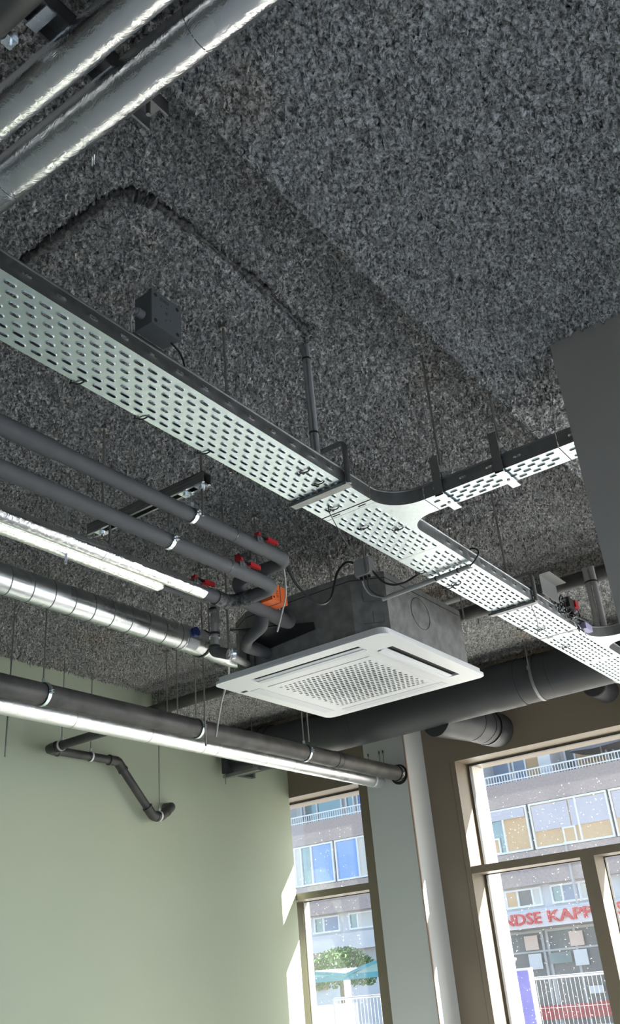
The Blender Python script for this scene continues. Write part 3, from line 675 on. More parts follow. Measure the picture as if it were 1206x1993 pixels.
MB().tube([(SDX,3.40,SDZ),(SDX,3.66,SDZ-.02),(-2.66,3.66,SDZ-.08)], SDR-.002, 32, .10, 8).build('bend', 'spiral_steel', t, True, 60)
free_rod(SDX+.01, 3.45, SDZ+SDR, ZC, 'rod holding the spiral duct just behind its blue knob')
free_rod(SDX-.02, 3.43, SDZ-SDR-.45, ZC, 'thin rod passing behind the spiral duct end')

# ------------------------------------------------------------------ AIR CONDITIONER CASSETTE
PX0, PX1, PY0, PY1, PZ = -2.755, -1.805, 3.19, 4.145, 2.88
t = thing('ceiling_cassette', 'white four-way ceiling cassette air conditioner with grey housing', 'air conditioner', ((PX0+PX1)/2, (PY0+PY1)/2, PZ))
bx0, bx1, by0, by1, ch = -2.69, -1.838, 3.225, 4.10, .13
body = MB().prism([(bx0+ch,by0),(bx1-ch,by0),(bx1,by0+ch*.62),(bx1,by1-ch*.6),(bx1-ch,by1),(bx0+ch,by1),(bx0,by1-ch*.6),(bx0,by0+ch*.62)], PZ+.03, 3.20).build('housing', 'cassette_body', t)
MB().prism([(bx0+ch,by0-.002),(bx1-ch,by0-.002),(bx1+.002,by0+ch*.62),(bx1+.002,by1-ch*.6),(bx1-ch,by1+.002),(bx0+ch,by1+.002),(bx0-.002,by1-ch*.6),(bx0-.002,by0+ch*.62)], 3.168, 3.172).build('rim_seam', 'line_dark', body)
# knock-out outlines on the housing
def loop(mb, pts, r): mb.tube(list(pts)+[pts[0]], r, 5, caps=False); return mb
ov = []
for k in range(20):
    a = 2*math.pi*k/20; ov.append((bx1+.001, 3.60+.085*math.cos(a), 3.075+.075*math.sin(a)))
loop(MB(), ov, .0012).build('knock_out', 'line_dark', body)
c0 = V((bx1-ch,by0,0)); c1 = V((bx1,by0+ch*.62,0)); dch = (c1-c0).normalized(); nch = V((dch.y,-dch.x,0))
def onch(s, z): return c0+dch*s+nch*.001+V((0,0,z))
m = MB(); loop(m, [onch(.04,2.965),onch(.13,2.965),onch(.13,3.02),onch(.04,3.02)], .0011); m.tube([onch(.085,2.965),onch(.085,3.02)], .0011, 5); m.build('knock_out', 'line_dark', body)
m = MB(); m.sheet([onch(.05,3.065),onch(.12,3.065),onch(.12,3.14),onch(.05,3.14)], nch, .006); m.build('terminal_cover', 'bracket_paint', body)
MB().box(bx0+.10,bx0+.14,by0-.022,by0-.002,PZ+.03,3.10).build('corner_bracket', 'bracket_paint', body); MB().box(bx0+.15,bx0+.175,by0-.012,by0-.002,PZ+.03,3.10).build('corner_bracket', 'galvanised_dull', body)
# face panel: plate with four outlet openings and a central opening, rounded corners
def rounded(x0, x1, y0, y1, r, n=6):
    q = []
    for cx, cy, a in ((x1-r,y0+r,-90),(x1-r,y1-r,0),(x0+r,y1-r,90),(x0+r,y0+r,180)):
        for k in range(n+1): q.append((cx+r*math.cos(math.radians(a+90*k/n)), cy+r*math.sin(math.radians(a+90*k/n))))
    return q
import bmesh
def plate(outer, holes, z0, z1):
    """flat plate with openings: outer loop and hole loops (lists of xy) filled with triangle_fill, walls added"""
    bm = bmesh.new(); loops = []
    for lp in [outer]+holes:
        vs = [bm.verts.new((x,y,z0)) for x,y in lp]; es = [bm.edges.new((vs[i],vs[(i+1)%len(vs)])) for i in range(len(vs))]; loops.append(vs)
    bmesh.ops.triangle_fill(bm, use_beauty=True, edges=bm.edges[:])
    bm.verts.index_update(); V0 = [tuple(v.co) for v in bm.verts]; F0 = [tuple(v.index for v in f.verts) for f in bm.faces]
    idx = [[v.index for v in lp] for lp in loops]; bm.free()
    n = len(V0); m = MB(); vs = V0+[(x,y,z1) for x,y,z in V0]
    fs = F0+[tuple(i+n for i in reversed(f)) for f in F0]
    for lp in idx:
        for i in range(len(lp)): fs.append((lp[i], lp[(i+1)%len(lp)], lp[(i+1)%len(lp)]+n, lp[i]+n))
    return m.add(vs, fs)
def rect(x0, x1, y0, y1): return [(x0,y0),(x1,y0),(x1,y1),(x0,y1)]
pcx, pcy = (PX0+PX1)/2, (PY0+PY1)/2
oF = (-2.585, -1.985, 3.262, 3.335); oR = (-1.955, -1.880, 3.375, 4.0)
oL = (-2.70, -2.64, 3.40, 4.03); oB = (-2.60, -2.0, 4.04, 4.10)
G0x, G1x, G0y, G1y = -2.60, -2.02, 3.41, 4.01
fp = plate(rounded(PX0,PX1,PY0,PY1,.045), [rect(*oF), rect(*oR), rect(*oL), rect(*oB), rect(G0x,G1x,G0y,G1y)], PZ, PZ+.012)
panel = fp.build('face_panel', 'white_plastic', t)
MB().prism(rounded(PX0+.012,PX1-.012,PY0+.012,PY1-.012,.04), PZ+.012, PZ+.034).build('panel_rim', 'white_plastic', t)
def louvre(o, axis, tilt, drop, m='white_flap'):
    x0, x1, y0, y1 = o; cx, cy = (x0+x1)/2, (y0+y1)/2
    if axis == 'x': L, W, d, wd_ = x1-x0-.01, (y1-y0)*.62, V((1,0,0)), V((0,1,0))
    else: L, W, d, wd_ = y1-y0-.01, (x1-x0)*.62, V((0,1,0)), V((1,0,0))
    w = (wd_*math.cos(tilt)+V((0,0,1))*math.sin(tilt)); c = V((cx,cy,PZ+drop)); nrm = d.cross(w)
    return MB().sheet([c-d*L/2-w*W/2, c+d*L/2-w*W/2, c+d*L/2+w*W/2, c-d*L/2+w*W/2], nrm, .003).build('louvre', m, panel)
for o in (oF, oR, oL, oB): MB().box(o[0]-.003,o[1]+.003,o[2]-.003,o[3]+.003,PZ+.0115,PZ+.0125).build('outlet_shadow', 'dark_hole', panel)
louvre((oF[0],oF[1],oF[2]+.022,oF[3]), 'x', -.12, .003); louvre((oF[0],oF[1],oF[2]+.045,oF[3]+.012), 'x', -.1, -.002)
louvre((oR[0],oR[1]-.028,oR[2],oR[3]), 'y', .12, .003); louvre((oR[0]-.010,oR[1]-.055,oR[2],oR[3]), 'y', .1, -.002)
MB().box(oL[0]+.002,oL[1]-.002,oL[2]+.002,oL[3]-.002,PZ-.001,PZ+.004).build('louvre', 'white_flap', panel); MB().box(oB[0]+.002,oB[1]-.002,oB[2]+.002,oB[3]-.002,PZ-.001,PZ+.004).build('louvre', 'white_flap', panel)
# intake grille: plate pierced by rows of round holes, slightly dished
def perforated(x0, x1, y0, y1, z, nx, ny, hr, th=.003):
    m = MB(); px = (x1-x0)/nx; py = (y1-y0)/ny
    for j in range(ny):
        o = 0 if j % 2 == 0 else px/2; b0 = y0+j*py; b1 = b0+py; vc = (b0+b1)/2
        if o: m.add([(x0,b0,z),(x0+o,b0,z),(x0+o,b1,z),(x0,b1,z)], [(3,2,1,0)]); m.add([(x1-px+o,b0,z),(x1,b0,z),(x1,b1,z),(x1-px+o,b1,z)], [(3,2,1,0)])
        for i in range(nx-(1 if o else 0)):
            a0 = x0+o+i*px; c = a0+px/2; d = 4*((c-(x0+x1)/2)**2/(x1-x0)**2+(vc-(y0+y1)/2)**2/(y1-y0)**2)
            R = hr*(1.08-.22*d); ri = []; ro = []
            out = [(a0+px,vc),(a0+px,b1),(c,b1),(a0,b1),(a0,vc),(a0,b0),(c,b0),(a0+px,b0)]
            for k in range(8):
                a = math.pi/4*k; ri.append((c+R*math.cos(a), vc+R*math.sin(a)))
            fs = [(k,(k+1)%8,8+(k+1)%8,8+k) for k in range(8)]+[(8+k,8+(k+1)%8,16+(k+1)%8,16+k) for k in range(8)]
            m.add([(x,y,z) for x,y in out]+[(x,y,z) for x,y in ri]+[(x,y,z+th) for x,y in ri], [tuple(reversed(f)) for f in fs])
    return m
gx0, gx1, gy0, gy1 = -2.575, -2.045, 3.455, 3.985
fr = plate(rect(G0x+.002,G1x-.002,G0y+.002,G1y-.002), [rect(gx0,gx1,gy0,gy1)], PZ-.002, PZ+.006).build('intake_frame', 'white_plastic', t)
perforated(gx0,gx1,gy0,gy1,PZ-.001,20,20,.0108).build('intake_grille', 'white_plastic', fr)
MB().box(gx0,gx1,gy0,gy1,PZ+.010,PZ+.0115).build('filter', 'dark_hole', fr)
MB().box(-2.735,-2.705,3.375,3.395,PZ-.0015,PZ+.001).build('sensor_window', 'line_dark', panel)
# rods of the cassette
for x, y, la in ((-1.815,3.115,'front right'),(-2.43,3.17,'front left'),(-2.43,3.80,'rear left, seen above the housing edge'),(-1.80,3.98,'rear right beside the tray')):
    free_rod(x, y, 3.13, ZC, 'cassette suspension rod, '+la)
# grey square box on the cassette corner, cables, conduit
t = thing('junction_box', 'small light grey square junction box at the cassette corner', 'junction box', (-1.835,3.13,3.12))
MB().prism(rounded(-1.873,-1.797,3.118,3.165,.008,3), 3.125, 3.198).build('box_body', 'grey_plastic', t)
MB().sheet([(x,3.116,z) for x,z in rounded(-1.874,-1.796,3.124,3.199,.012,4)], (0,1,0), .004).build('lid', 'conduit_grey', t)
MB().cyl((-1.855,3.14,3.126),(-1.855,3.14,3.112),.008,10).cyl((-1.835,3.14,3.126),(-1.835,3.14,3.110),.008,10).cyl((-1.817,3.14,3.126),(-1.817,3.14,3.112),.007,10).build('cable_gland', 'black_cable', t)
def cable(pts, r, m, label, name='cable'): return tag(MB().tube(curve_pts(pts), r, 8).build(name, m, None, True, 80), label, 'cable')
cable([(-1.958,2.74,3.098),(-1.954,2.791,3.029),(-1.933,2.843,2.978),(-1.909,2.894,2.954),(-1.896,2.945,2.988),(-1.905,2.996,3.062),(-1.912,3.048,3.145),(-1.893,3.099,3.197),(-1.868,3.14,3.19)], .0052, 'black_cable', 'thick black cable looping from the upper dark pipe bend to the light grey box')
cable([(-1.80,3.14,3.14),(-1.771,3.17,3.089),(-1.735,3.19,3.069),(-1.696,3.21,3.07),(-1.666,3.22,3.08),(-1.60,3.23,3.10),(-1.55,3.23,3.062)], .0048, 'black_cable', 'black cable sagging from the light grey box to the cable tray edge')
cable([(-1.977,2.75,3.087),(-2.005,2.794,3.057),(-2.04,2.837,3.013),(-2.099,2.881,2.964),(-2.154,2.925,2.93),(-2.178,2.95,2.928),(-2.19,2.98,2.965),(-2.195,3.0,3.03),(-2.17,2.965,3.06)], .0034, 'conduit_grey', 'thin grey cable hanging in a loop in front of the orange actuator')
cable([(-1.861,3.15,3.125),(-1.863,3.17,3.09),(-1.847,3.19,3.057),(-1.79,3.205,3.03)], .0035, 'conduit_grey', 'grey cable from the light grey box bending into the conduit tube')
cable([(-1.83,3.15,3.12),(-1.838,3.165,3.08),(-1.82,3.19,3.05),(-1.79,3.207,3.034)], .003, 'black_cable', 'black cable beside the grey one entering the conduit tube')
t = thing('conduit_tube', 'straight grey conduit tube tied across the underside of the cable tray', 'conduit', (-1.6,3.2,3.02))
MB().cyl((-1.806,3.212,3.032), (-1.375,3.182,3.034), .0098, 14).build('tube', 'conduit_grey', t, True)
for x in (-1.535, -1.43): MB().ring((x,3.197-(x+1.6)*.07,3.034), (1,-.07,0), .0099, .005, .0016, 14).build('cable_tie', 'tie_black', t)
cable([(-1.385,3.183,3.032),(-1.352,3.178,3.046),(-1.329,3.18,3.074),(-1.337,3.185,3.096),(-1.365,3.19,3.108),(-1.40,3.20,3.085)], .0035, 'black_cable', 'black cable curling from the conduit tube over the tray rail')

# ------------------------------------------------------------------ LONG BLACK AND SILVER PIPES, lower left
BPX, BPZ, BPR = -3.548, 2.968, .054
t = thing('drain_pipe', 'long dusty black plastic pipe running into the column, lower left', 'pipe', (BPX, 3.3, BPZ-BPR))
MB().cyl((BPX,-2.9,BPZ), (BPX,YCOL+.02,BPZ), BPR, 36).build('pipe_wall', 'black_plastic', t, True)
for y in (5.40,): MB().cyl((BPX,y-.05,BPZ), (BPX,y+.002,BPZ), BPR+.003, 36).build('coupling', 'black_plastic', t, True); MB().ring((BPX,y,BPZ), (0,1,0), BPR, .006, .0045, 32).build('seal_ring', 'black_cable', t, True)
MB().ring((BPX,YCOL-.03,BPZ), (0,1,0), BPR, .018, .005, 32).build('clamp', 'bright_zinc', t, True)
MB().ring((BPX,YCOL-.055,BPZ), (0,1,0), BPR, .010, .006, 32).build('seal_ring', 'black_cable', t, True)
for y, la in ((2.86,'at the far left'),(3.96,'in the middle, over the zigzag drain'),(5.01,'near the cassette corner')):
    h = hanger('pipe_hanger', 'steel clamp and rod round the long black pipe '+la, (BPX,y,BPZ), (0,1,0), BPR+.002, ZC, m='galvanised', w=.018)
    MB().ring((BPX,y,BPZ), (0,1,0), BPR, .026, .002, 32).build('rubber_liner', 'black_cable', h, True)
free_rod(-3.98, 2.99, BPZ-.2, ZC, 'thin rod at the far left edge below the spiral duct')
for x, y, la in ((-3.50,4.86,'left one of the rod pair behind the long black pipe'),): free_rod(x+.10, y, BPZ+.02, ZC if y < YB else ZB, 'thin rod, '+la)
SPX, SPZ, SPR = -3.735, 2.948, .052
t = thing('insulated_pipe', 'long foil-wrapped pipe beneath the black pipe, running into the column', 'pipe', (SPX, 3.3, SPZ-SPR), 'foil wrapped pipes')
MB().cyl((SPX,-2.9,SPZ), (SPX,YCOL+.01,SPZ), SPR, 36).build('wrap', 'foil_matte', t, True)
seam_rings([(SPX,y,SPZ) for y in (3.2,3.75,4.2,4.32,4.8,5.1)], (0,1,0), SPR, 'seam', t, .003, .0008)
for y in (5.2, 5.55, 5.72): MB().ring((SPX,y,SPZ), (.12,1,.05), SPR-.0008, .05, .0016, 32).build('tape_band', 'foil_tape', t, True)
MB().ring((SPX,6.12,SPZ), (0,1,0), SPR-.0005, .02, .0025, 32).build('tape_band', 'white_label', t, True)

# zigzag drain on the green wall
t = thing('drain_pipe', 'black zigzag drain pipe fixed to the green wall', 'pipe', (-4.70, 4.4, 2.72))
DX = -4.722; DR = .0275
zz = [(-3.82,3.872,3.078),(DX,3.872,3.075),(DX,4.462,3.072),(DX,4.80,2.738),(DX,4.88,2.742),(DX,4.985,2.818),(XG+.01,5.02,2.818)]
for i in range(len(zz)-1):
    a, b = V(zz[i]), V(zz[i+1]); MB().cyl(a, b, DR, 18).build('pipe_run', 'black_plastic', t, True)
for i in range(1, len(zz)-1):
    a, b, c = V(zz[i-1]), V(zz[i]), V(zz[i+1]); k1 = min(.075, (a-b).length*.45); k2 = min(.075, (c-b).length*.45)
    e = MB().tube([b+(a-b).normalized()*k1, b, b+(c-b).normalized()*k2], DR+.005, 18, .035, 6).build('elbow', 'black_plastic', t, True, 60)
    for q, k in ((a,k1),(c,k2)):
        d = (q-b).normalized(); MB().ring(b+d*k, d, DR+.004, .012, .004, 20).build('collar', 'black_plastic', e, True)
MB().cyl((XG+.001,5.02,2.818), (XG+.02,5.02,2.818), .042, 20).build('wall_rosette', 'grey_plastic', t, True)
for p, d, la in (((-4.60,3.872,3.075),(1,0,0),'at the first bend'),((DX,4.22,3.0735),(0,1,0),'on the level run'),((DX,4.862,2.742),(0,1,0),'at the low bend')):
    hanger('pipe_hanger', 'light clamp on a long thin rod holding the zigzag drain '+la, p, d, DR+.003, ZC, m='white_label', w=.014, ear=False, rr=.0035)

# ------------------------------------------------------------------ PIPES UNDER THE CEILING STEP
t = straight_pipe('drain_pipe', 'black pipe tucked under the ceiling step, running the width of the room', 'pipe', (XG+.02,4.765,3.462), (-.95,4.765,3.462), .041, 'black_plastic', (), 'seam', 28, None, 'pipe_wall')
for x in (-4.55, -3.3, -2.55): MB().cyl((x-.03,4.765,3.462), (x+.03,4.765,3.462), .0445, 28).build('coupling', 'black_plastic', t, True)
t = straight_pipe('conduit_tube', 'thin grey pipe along the ceiling above the black one, seen right of the cassette', 'pipe', (-3.0,4.70,3.545), (-1.75,4.70,3.545), .0165, 'conduit_grey', (), 'seam', 16, None, 'pipe_wall')
for i, (x, y, la) in enumerate(((-4.07,4.27,'left one of the pair near the green wall corner'),(-4.0,4.29,'right one of the pair near the green wall corner'))): free_rod(x, y, 3.12, ZC, 'thin rod, '+la)
for x, la in ((-2.235,'left one'),(-2.195,'right one')): free_rod(x, 4.765, 3.49, ZC if False else ZC, 'short rod above the black ceiling pipe beside the cassette, '+la, .0042)
tag(MB().tube(curve_pts([(-2.99,3.60,3.145),(-3.12,3.75,3.12),(-3.30,3.9,3.06),(-3.40,3.98,2.98),(-3.43,3.99,2.90)]), .006, 8).build('cable', 'conduit_grey', None, True), 'grey flexible cable curving down beside the long black pipe clamp', 'cable')
# two conduits dropping to the far tee
for k, x in enumerate((-1.352, -1.318)):
    tt = tag(MB().tube([(x,4.62,3.455),(x-.004,4.62,3.08)], .0155, 14).build('conduit_tube', 'conduit_grey', None, True), ('left' if k == 0 else 'right')+' one of two light grey conduits dropping to the far tray tee', 'conduit', 'twin conduits at the far tee')
tag(MB().ring((-1.335,4.62,3.37), (0,0,1), .033, .008, .002, 16).build('cable_tie', 'tie_black', None), 'black tie round the twin light grey conduits', 'cable tie')
# bracket box behind hanger 2
t = thing('bracket_plate', 'folded grey sheet-metal bracket hooked behind the far tray hanger', 'bracket', (-1.33,3.95,3.12))
MB().box(-1.345,-1.341,3.86,4.06,3.10,3.19).build('web', 'bracket_paint', t); MB().box(-1.345,-1.29,3.86,4.06,3.19,3.193).build('flange', 'bracket_paint', t)
# loose wires and connectors on the tray
t = thing('wire_bundle', 'tangle of black wires with a red connector bunched over the tray rail', 'wires', (-1.36,4.22,3.07))
for k in range(20):
    y = 4.10+random.random()*.22; p = [(-1.45,y-.05,3.06)]
    for q in range(4): p.append((-1.39+random.uniform(-.02,.05), y+random.uniform(-.06,.07), 3.075+random.uniform(0,.085)))
    p.append((-1.40,y+.1,3.06)); MB().tube(curve_pts(p,5), .0034, 6).build('wire', 'black_cable' if k % 4 else 'conduit_grey', t, True, 80)
MB().box(-1.365,-1.33,4.17,4.235,3.115,3.165).build('connector', 'black_cable', t); MB().box(-1.355,-1.325,4.245,4.285,3.13,3.165).build('connector', 'red_plastic', t)
MB().tube(curve_pts([(-1.36,4.08,3.075),(-1.345,4.09,3.14),(-1.345,4.13,3.16),(-1.345,4.15,3.10)]), .0035, 8).build('wire', 'black_cable', t, True)
MB().tube(curve_pts([(-1.35,4.20,3.15),(-1.345,4.23,3.205),(-1.345,4.28,3.205),(-1.345,4.30,3.15),(-1.35,4.27,3.09)]), .002, 6).build('wire', 'conduit_grey', t, True)
MB().cyl((-1.36,4.25,3.10),(-1.35,4.42,3.105),.012,10).cyl((-1.37,4.26,3.085),(-1.36,4.40,3.088),.009,10).build('cable_end', 'black_cable', t, True)
for k in range(6): 
    y = 4.22+k*.03; MB().tube(curve_pts([(-1.365+.01*(k%2),y,3.062),(-1.352,y+.015,3.045-.012*(k%3)),(-1.36,y+.03,3.055)]), .002, 6).build('wire', 'bright_zinc' if k % 2 else 'black_cable', t, True)
tag(MB().box(-1.362,-1.335,4.36,4.45,3.052,3.085).build('cable_label', 'purple_label', None), 'pale violet label block beside the wire tangle on the tray', 'label')
tag(MB().tube(curve_pts([(-1.39,3.825,3.06),(-1.395,3.83,3.035),(-1.42,3.93,3.015),(-1.455,4.02,3.0),(-1.48,4.06,2.985)]), .0016, 6).build('cable', 'black_cable', None, True), 'thin loose wire hanging under the tray right after the far hanger', 'cable')
tag(MB().tube(curve_pts([(-1.50,2.375,3.058),(-1.50,2.375,3.03),(-1.515,2.44,3.0),(-1.525,2.50,2.965),(-1.52,2.56,2.94),(-1.515,2.58,2.935)]), .0018, 6).build('cable', 'black_cable', None, True), 'thin loose wire dangling under the tray beside the first hanger', 'cable')
# cable ties showing under the trays
def tie(x, y, label, edge=False):
    m = MB()
    if edge: m.tube(curve_pts([(TX0+.03,y+.01,3.052),(TX0+.012,y+.006,3.045),(TX0-.004,y,3.047),(TX0-.014,y-.006,3.052),(TX0-.006,y-.01,3.07)]), .0024, 6).bar((TX0-.014,y-.012,3.046),(TX0-.002,y-.004,3.046),.006,.004)
    else: m.tube(curve_pts([(x-.024,y-.006,3.053),(x-.016,y-.002,3.045),(x,y,3.044),(x+.016,y+.004,3.045),(x+.022,y+.008,3.053)]), .0022, 6).bar((x-.004,y-.012,3.044),(x-.002,y+.008,3.044),.006,.004)
    return tag(m.build('cable_tie', 'tie_black', None), label, 'cable tie', 'black cable ties on the trays')
ET = 'black cable tie hooked over the lower edge of the long tray, '
for y, la in ((1.325,'nearest the camera'),(1.555,'second from the camera'),(1.815,'third from the camera')): tie(0, y, ET+la, True)
for x, y, la in ((-1.42,2.12,'black cable tie under the long tray, upper one before the first hanger'),(-1.43,2.215,'black cable tie under the long tray, right beside the first hanger'),(-1.50,2.40,'black cable tie under the tray between first hanger and tee, where a wire dangles'),
                 (-1.505,2.60,'black cable tie under the first tee, left one'),(-1.42,2.70,'black cable tie under the first tee, near the curved rail'),(-1.52,3.34,'black cable tie under the tray just past the conduit tube'),(-1.50,4.18,'black cable tie under the tray below the loose wires'),(-1.52,4.55,'black cable tie under the far tee')): tie(x, y, la)
for y, la in ((3.12,'black cable tie on the tray edge where the sagging cable arrives'),(3.35,'black cable tie on the tray edge beyond the conduit tube'),(4.1,'black cable tie on the far tray edge above the big duct')): tie(0, y, la, True)
# thin dark strut end behind the partition
tag(MB().bar((-.79,2.70,3.09),(-.60,2.75,3.25),.028,.02).build('steel_angle', 'strut_steel', None), 'dark slanting metal arm behind the branch tray at the partition', 'strut')

# ------------------------------------------------------------------ BIG BLACK DUCT
DY, DZ, DRR = 5.75, 3.278, .151
t = thing('ventilation_duct', 'large black insulated ventilation duct running along the window wall', 'duct', (-2.9, DY, DZ-DRR))
MB().cyl((-4.72,DY,DZ), (.6,DY,DZ), DRR, 48).build('insulation', 'black_duct', t, True)
for x in (-3.57, -2.42, -2.04): MB().ring((x,DY,DZ), (1,0,.02), DRR-.0008, .004, .0014, 44).build('seam', 'wet_black', t, True)
MB().cyl((-2.47,DY,DZ), (-2.26,DY,DZ), DRR+.004, 48).build('sleeve', 'black_duct', t, True)
for x in (-2.14, -1.65):
    c = MB().ring((x,DY,DZ), (1,0,0), DRR+.001, .02, .004, 44).build('clamp', 'galvanised_dull', t, True)
    MB().box(x-.012,x+.012,DY-DRR-.012,DY-DRR+.002,DZ+.02,DZ+.045).build('clamp_lug', 'galvanised_dull', c)
MB().box(-4.74,-4.70,DY-DRR-.03,DY+DRR+.03,DZ-DRR-.01,DZ+DRR+.02).build('end_flange', 'black_duct', t)
MB().cyl((-4.72,DY,DZ),(-4.35,DY,DZ), DRR+.012, 40).build('end_sleeve', 'black_duct', t, True)
MB().ring((-4.42,DY,DZ), (1,0,.1), DRR+.010, .012, .006, 44).build('rubber_band', 'wet_black', t, True)
# outlet to the window wall
o = MB().tube([(-2.95,DY+.02,3.19),(-2.86,6.15,3.19),(-2.83,YW+.01,3.19)], .128, 40, .3, 6).build('outlet_branch', 'black_duct', t, True, 60)
for y, x in ((6.12,-2.862),(6.26,-2.848)): MB().ring((x,y,3.19), (-.1,1,0), .1275, .006, .002, 40).build('seam', 'wet_black', o, True)
MB().ring((-2.84,6.34,3.19), (-.05,1,0), .1275, .02, .005, 40).build('rubber_band', 'wet_black', o, True)
MB().add([(-3.12,5.84,3.158),(-3.05,5.88,3.166),(-3.0,5.90,3.172),(-2.92,5.87,3.165),(-3.02,5.83,3.155)], [(0,1,2,3,4)]).build('torn_patch', 'wet_black', t)
for x, la in ((-2.14,'nearer the cassette'),(-1.65,'nearer the right edge')): free_rod(x, DY-DRR-.004, DZ+.03, ZB+.005, 'rod down to the big duct clamp, '+la)
for x, y, la in ((-4.72,5.585,'left one'),(-4.45,5.60,'right one')): free_rod(x, y, DZ-DRR-.09, ZB, 'thin rod poking out below the big duct end at the green wall, '+la, .0035)
tag(MB().box(-4.75,-4.40,5.59,5.63,DZ-DRR-.04,DZ-DRR-.015).build('strut_channel', 'strut_steel', None), 'short dark strut under the big duct end at the green wall', 'strut')
t = thing('duct_stub', 'short black round duct stub with end cap on the window wall, right edge', 'duct', (-1.95,6.45,3.2))
MB().cyl((-1.955,6.25,3.285), (-1.955,YW+.01,3.285), .085, 36).build('stub', 'black_duct', t, True); MB().ring((-1.955,6.27,3.285), (0,1,0), .084, .02, .004, 36).build('collar', 'black_plastic', t, True)
for k, x in enumerate((-3.80, -3.70, -3.665)):
    free_rod(x, YCOL-.012, BPZ+.03, DZ-DRR+.04, 'thin dark line of wire on the column face, '+('left one','middle one','right one')[k], .002, 'line_dark')

# ------------------------------------------------------------------ OUTDOORS
tag(MB().box(-60, 40, YO, 60, STREET-.2, STREET).build('street', 'paving'), kind='structure')
BY = 34.0; K = BY/22.0
def bz(z): return 1.6+(z-1.6)*K
b = thing('apartment_building', 'long grey-pink apartment building across the street with white window bands', 'building', (-18, BY, STREET))
XL, XR = -46.0, 6.0
z_rt, z_rb, z_bb, z_wb, z_b2, z_w2, z_ws = bz(5.887), bz(5.66), bz(5.09), bz(4.025), bz(3.28), bz(2.765), bz(2.37)
MB().box(XL,XR,BY,BY+10,z_bb,z_rb).build('concrete_band', 'pebble_concrete', b)
MB().box(XL,XR,BY+.02,BY+10,z_b2,z_wb).build('concrete_band', 'pebble_concrete', b)
MB().box(XL,XR,BY+.02,BY+10,z_ws,z_w2).build('white_band', 'white_render', b)
MB().box(XL,XR,BY+1.7,BY+10,z_rb,bz(8.2)).build('balcony_wall', 'curtain_pale', b)
MB().box(XL,XR,BY,BY+10,bz(7.6),bz(9.3)).build('concrete_band', 'pebble_concrete', b)
MB().box(XL,XR,BY+.3,BY+10,z_bb-.0,z_wb+.0 if False else z_wb).build('room_core', 'room_dark', b) if False else None
MB().box(XL,XR,BY+.35,BY+10,z_wb,z_bb).build('room_core', 'room_dark', b)
MB().box(XL,XR,BY+.35,BY+10,z_w2,z_b2).build('room_core', 'white_render', b)
MB().box(XL,XR,BY+.4,BY+10,STREET,z_ws).build('shop_core', 'shop_frame', b)
# railing of the balcony
m = MB(); m.box(XL,XR,BY-.03,BY+.03,z_rt-.05,z_rt).box(XL,XR,BY-.02,BY+.02,z_rb+.04,z_rb+.08)
x = XL
while x < XR: m.box(x,x+.025,BY-.012,BY+.012,z_rb,z_rt); x += .115
m.build('balcony_railing', 'rail_white', b)
def bwin(x0, x1, z0, z1, panes, frame='white_frame', y=BY, d=.1, fw=.07, name='window'):
    """window with frame and panes; panes=[(fraction0, fraction1, material)]"""
    w = MB().box(x0,x1,y,y+d,z0,z0+fw).box(x0,x1,y,y+d,z1-fw,z1).box(x0,x0+fw,y,y+d,z0+fw,z1-fw).box(x1-fw,x1,y,y+d,z0+fw,z1-fw)
    for a, c, mm in panes[:-1]: xx = x0+(x1-x0)*c; w.box(xx-fw/2,xx+fw/2,y,y+d,z0+fw,z1-fw)
    o = w.build(name, frame, b)
    for a, c, mm in panes:
        MB().box(x0+(x1-x0)*a+.02,x0+(x1-x0)*c-.02,y+d*.6,y+d*.6+.02,z0+.02,z1-.02).build('pane', mm, o)
    return o
# first floor band of big windows
S, O, T, D, G, C, B = 'sky_pane', 'curtain_orange', 'teal_pane', 'room_dark', 'blind_grey', 'curtain_pale', 'curtain_blue'
mid = [(-27.3,-25.15,[(0,.5,T),(.5,1,C)]),(-25.1,-23.05,[(0,.18,C),(.18,.45,T),(.45,1,S)]),(-22.95,-20.9,[(0,.55,S),(.55,.75,C),(.75,1,T)]),(-20.85,-18.8,[(0,.5,T),(.5,1,D)]),
       (-18.75,-16.3,[(0,.4,T),(.4,1,S)]),(-16.25,-14.2,[(0,.22,O),(.22,.5,T),(.5,1,O)]),(-14.1,-11.08,[(0,.6,O),(.6,1,O)]),(-11.0,-8.0,[(0,.5,O),(.5,1,G)]),(-7.9,-5,[(0,.5,T),(.5,1,G)])]
for x0, x1, pn in mid: bwin(x0,x1,z_wb+.02,z_bb-.02,pn)
for x0, x1 in ((-14.0,-12.6),(-12.55,-11.15),(-10.9,-9.5),(-9.45,-8.1)):
    MB().box(x0,x1,BY+.02,BY+.05,z_wb+.62,z_bb-.12).build('roller_blind', 'blind_grey', b)
MB().box(-16.2,-14.3,BY-.02,BY+.04,z_bb-.42,z_bb-.10).build('roller_blind', 'blind_grey', b)
for x0 in (-12.95,-15.95): 
    bwin(x0,x0+.5,z_wb+.05,z_wb+.62,[(0,1,O)],y=BY-.02,d=.06,fw=.06)
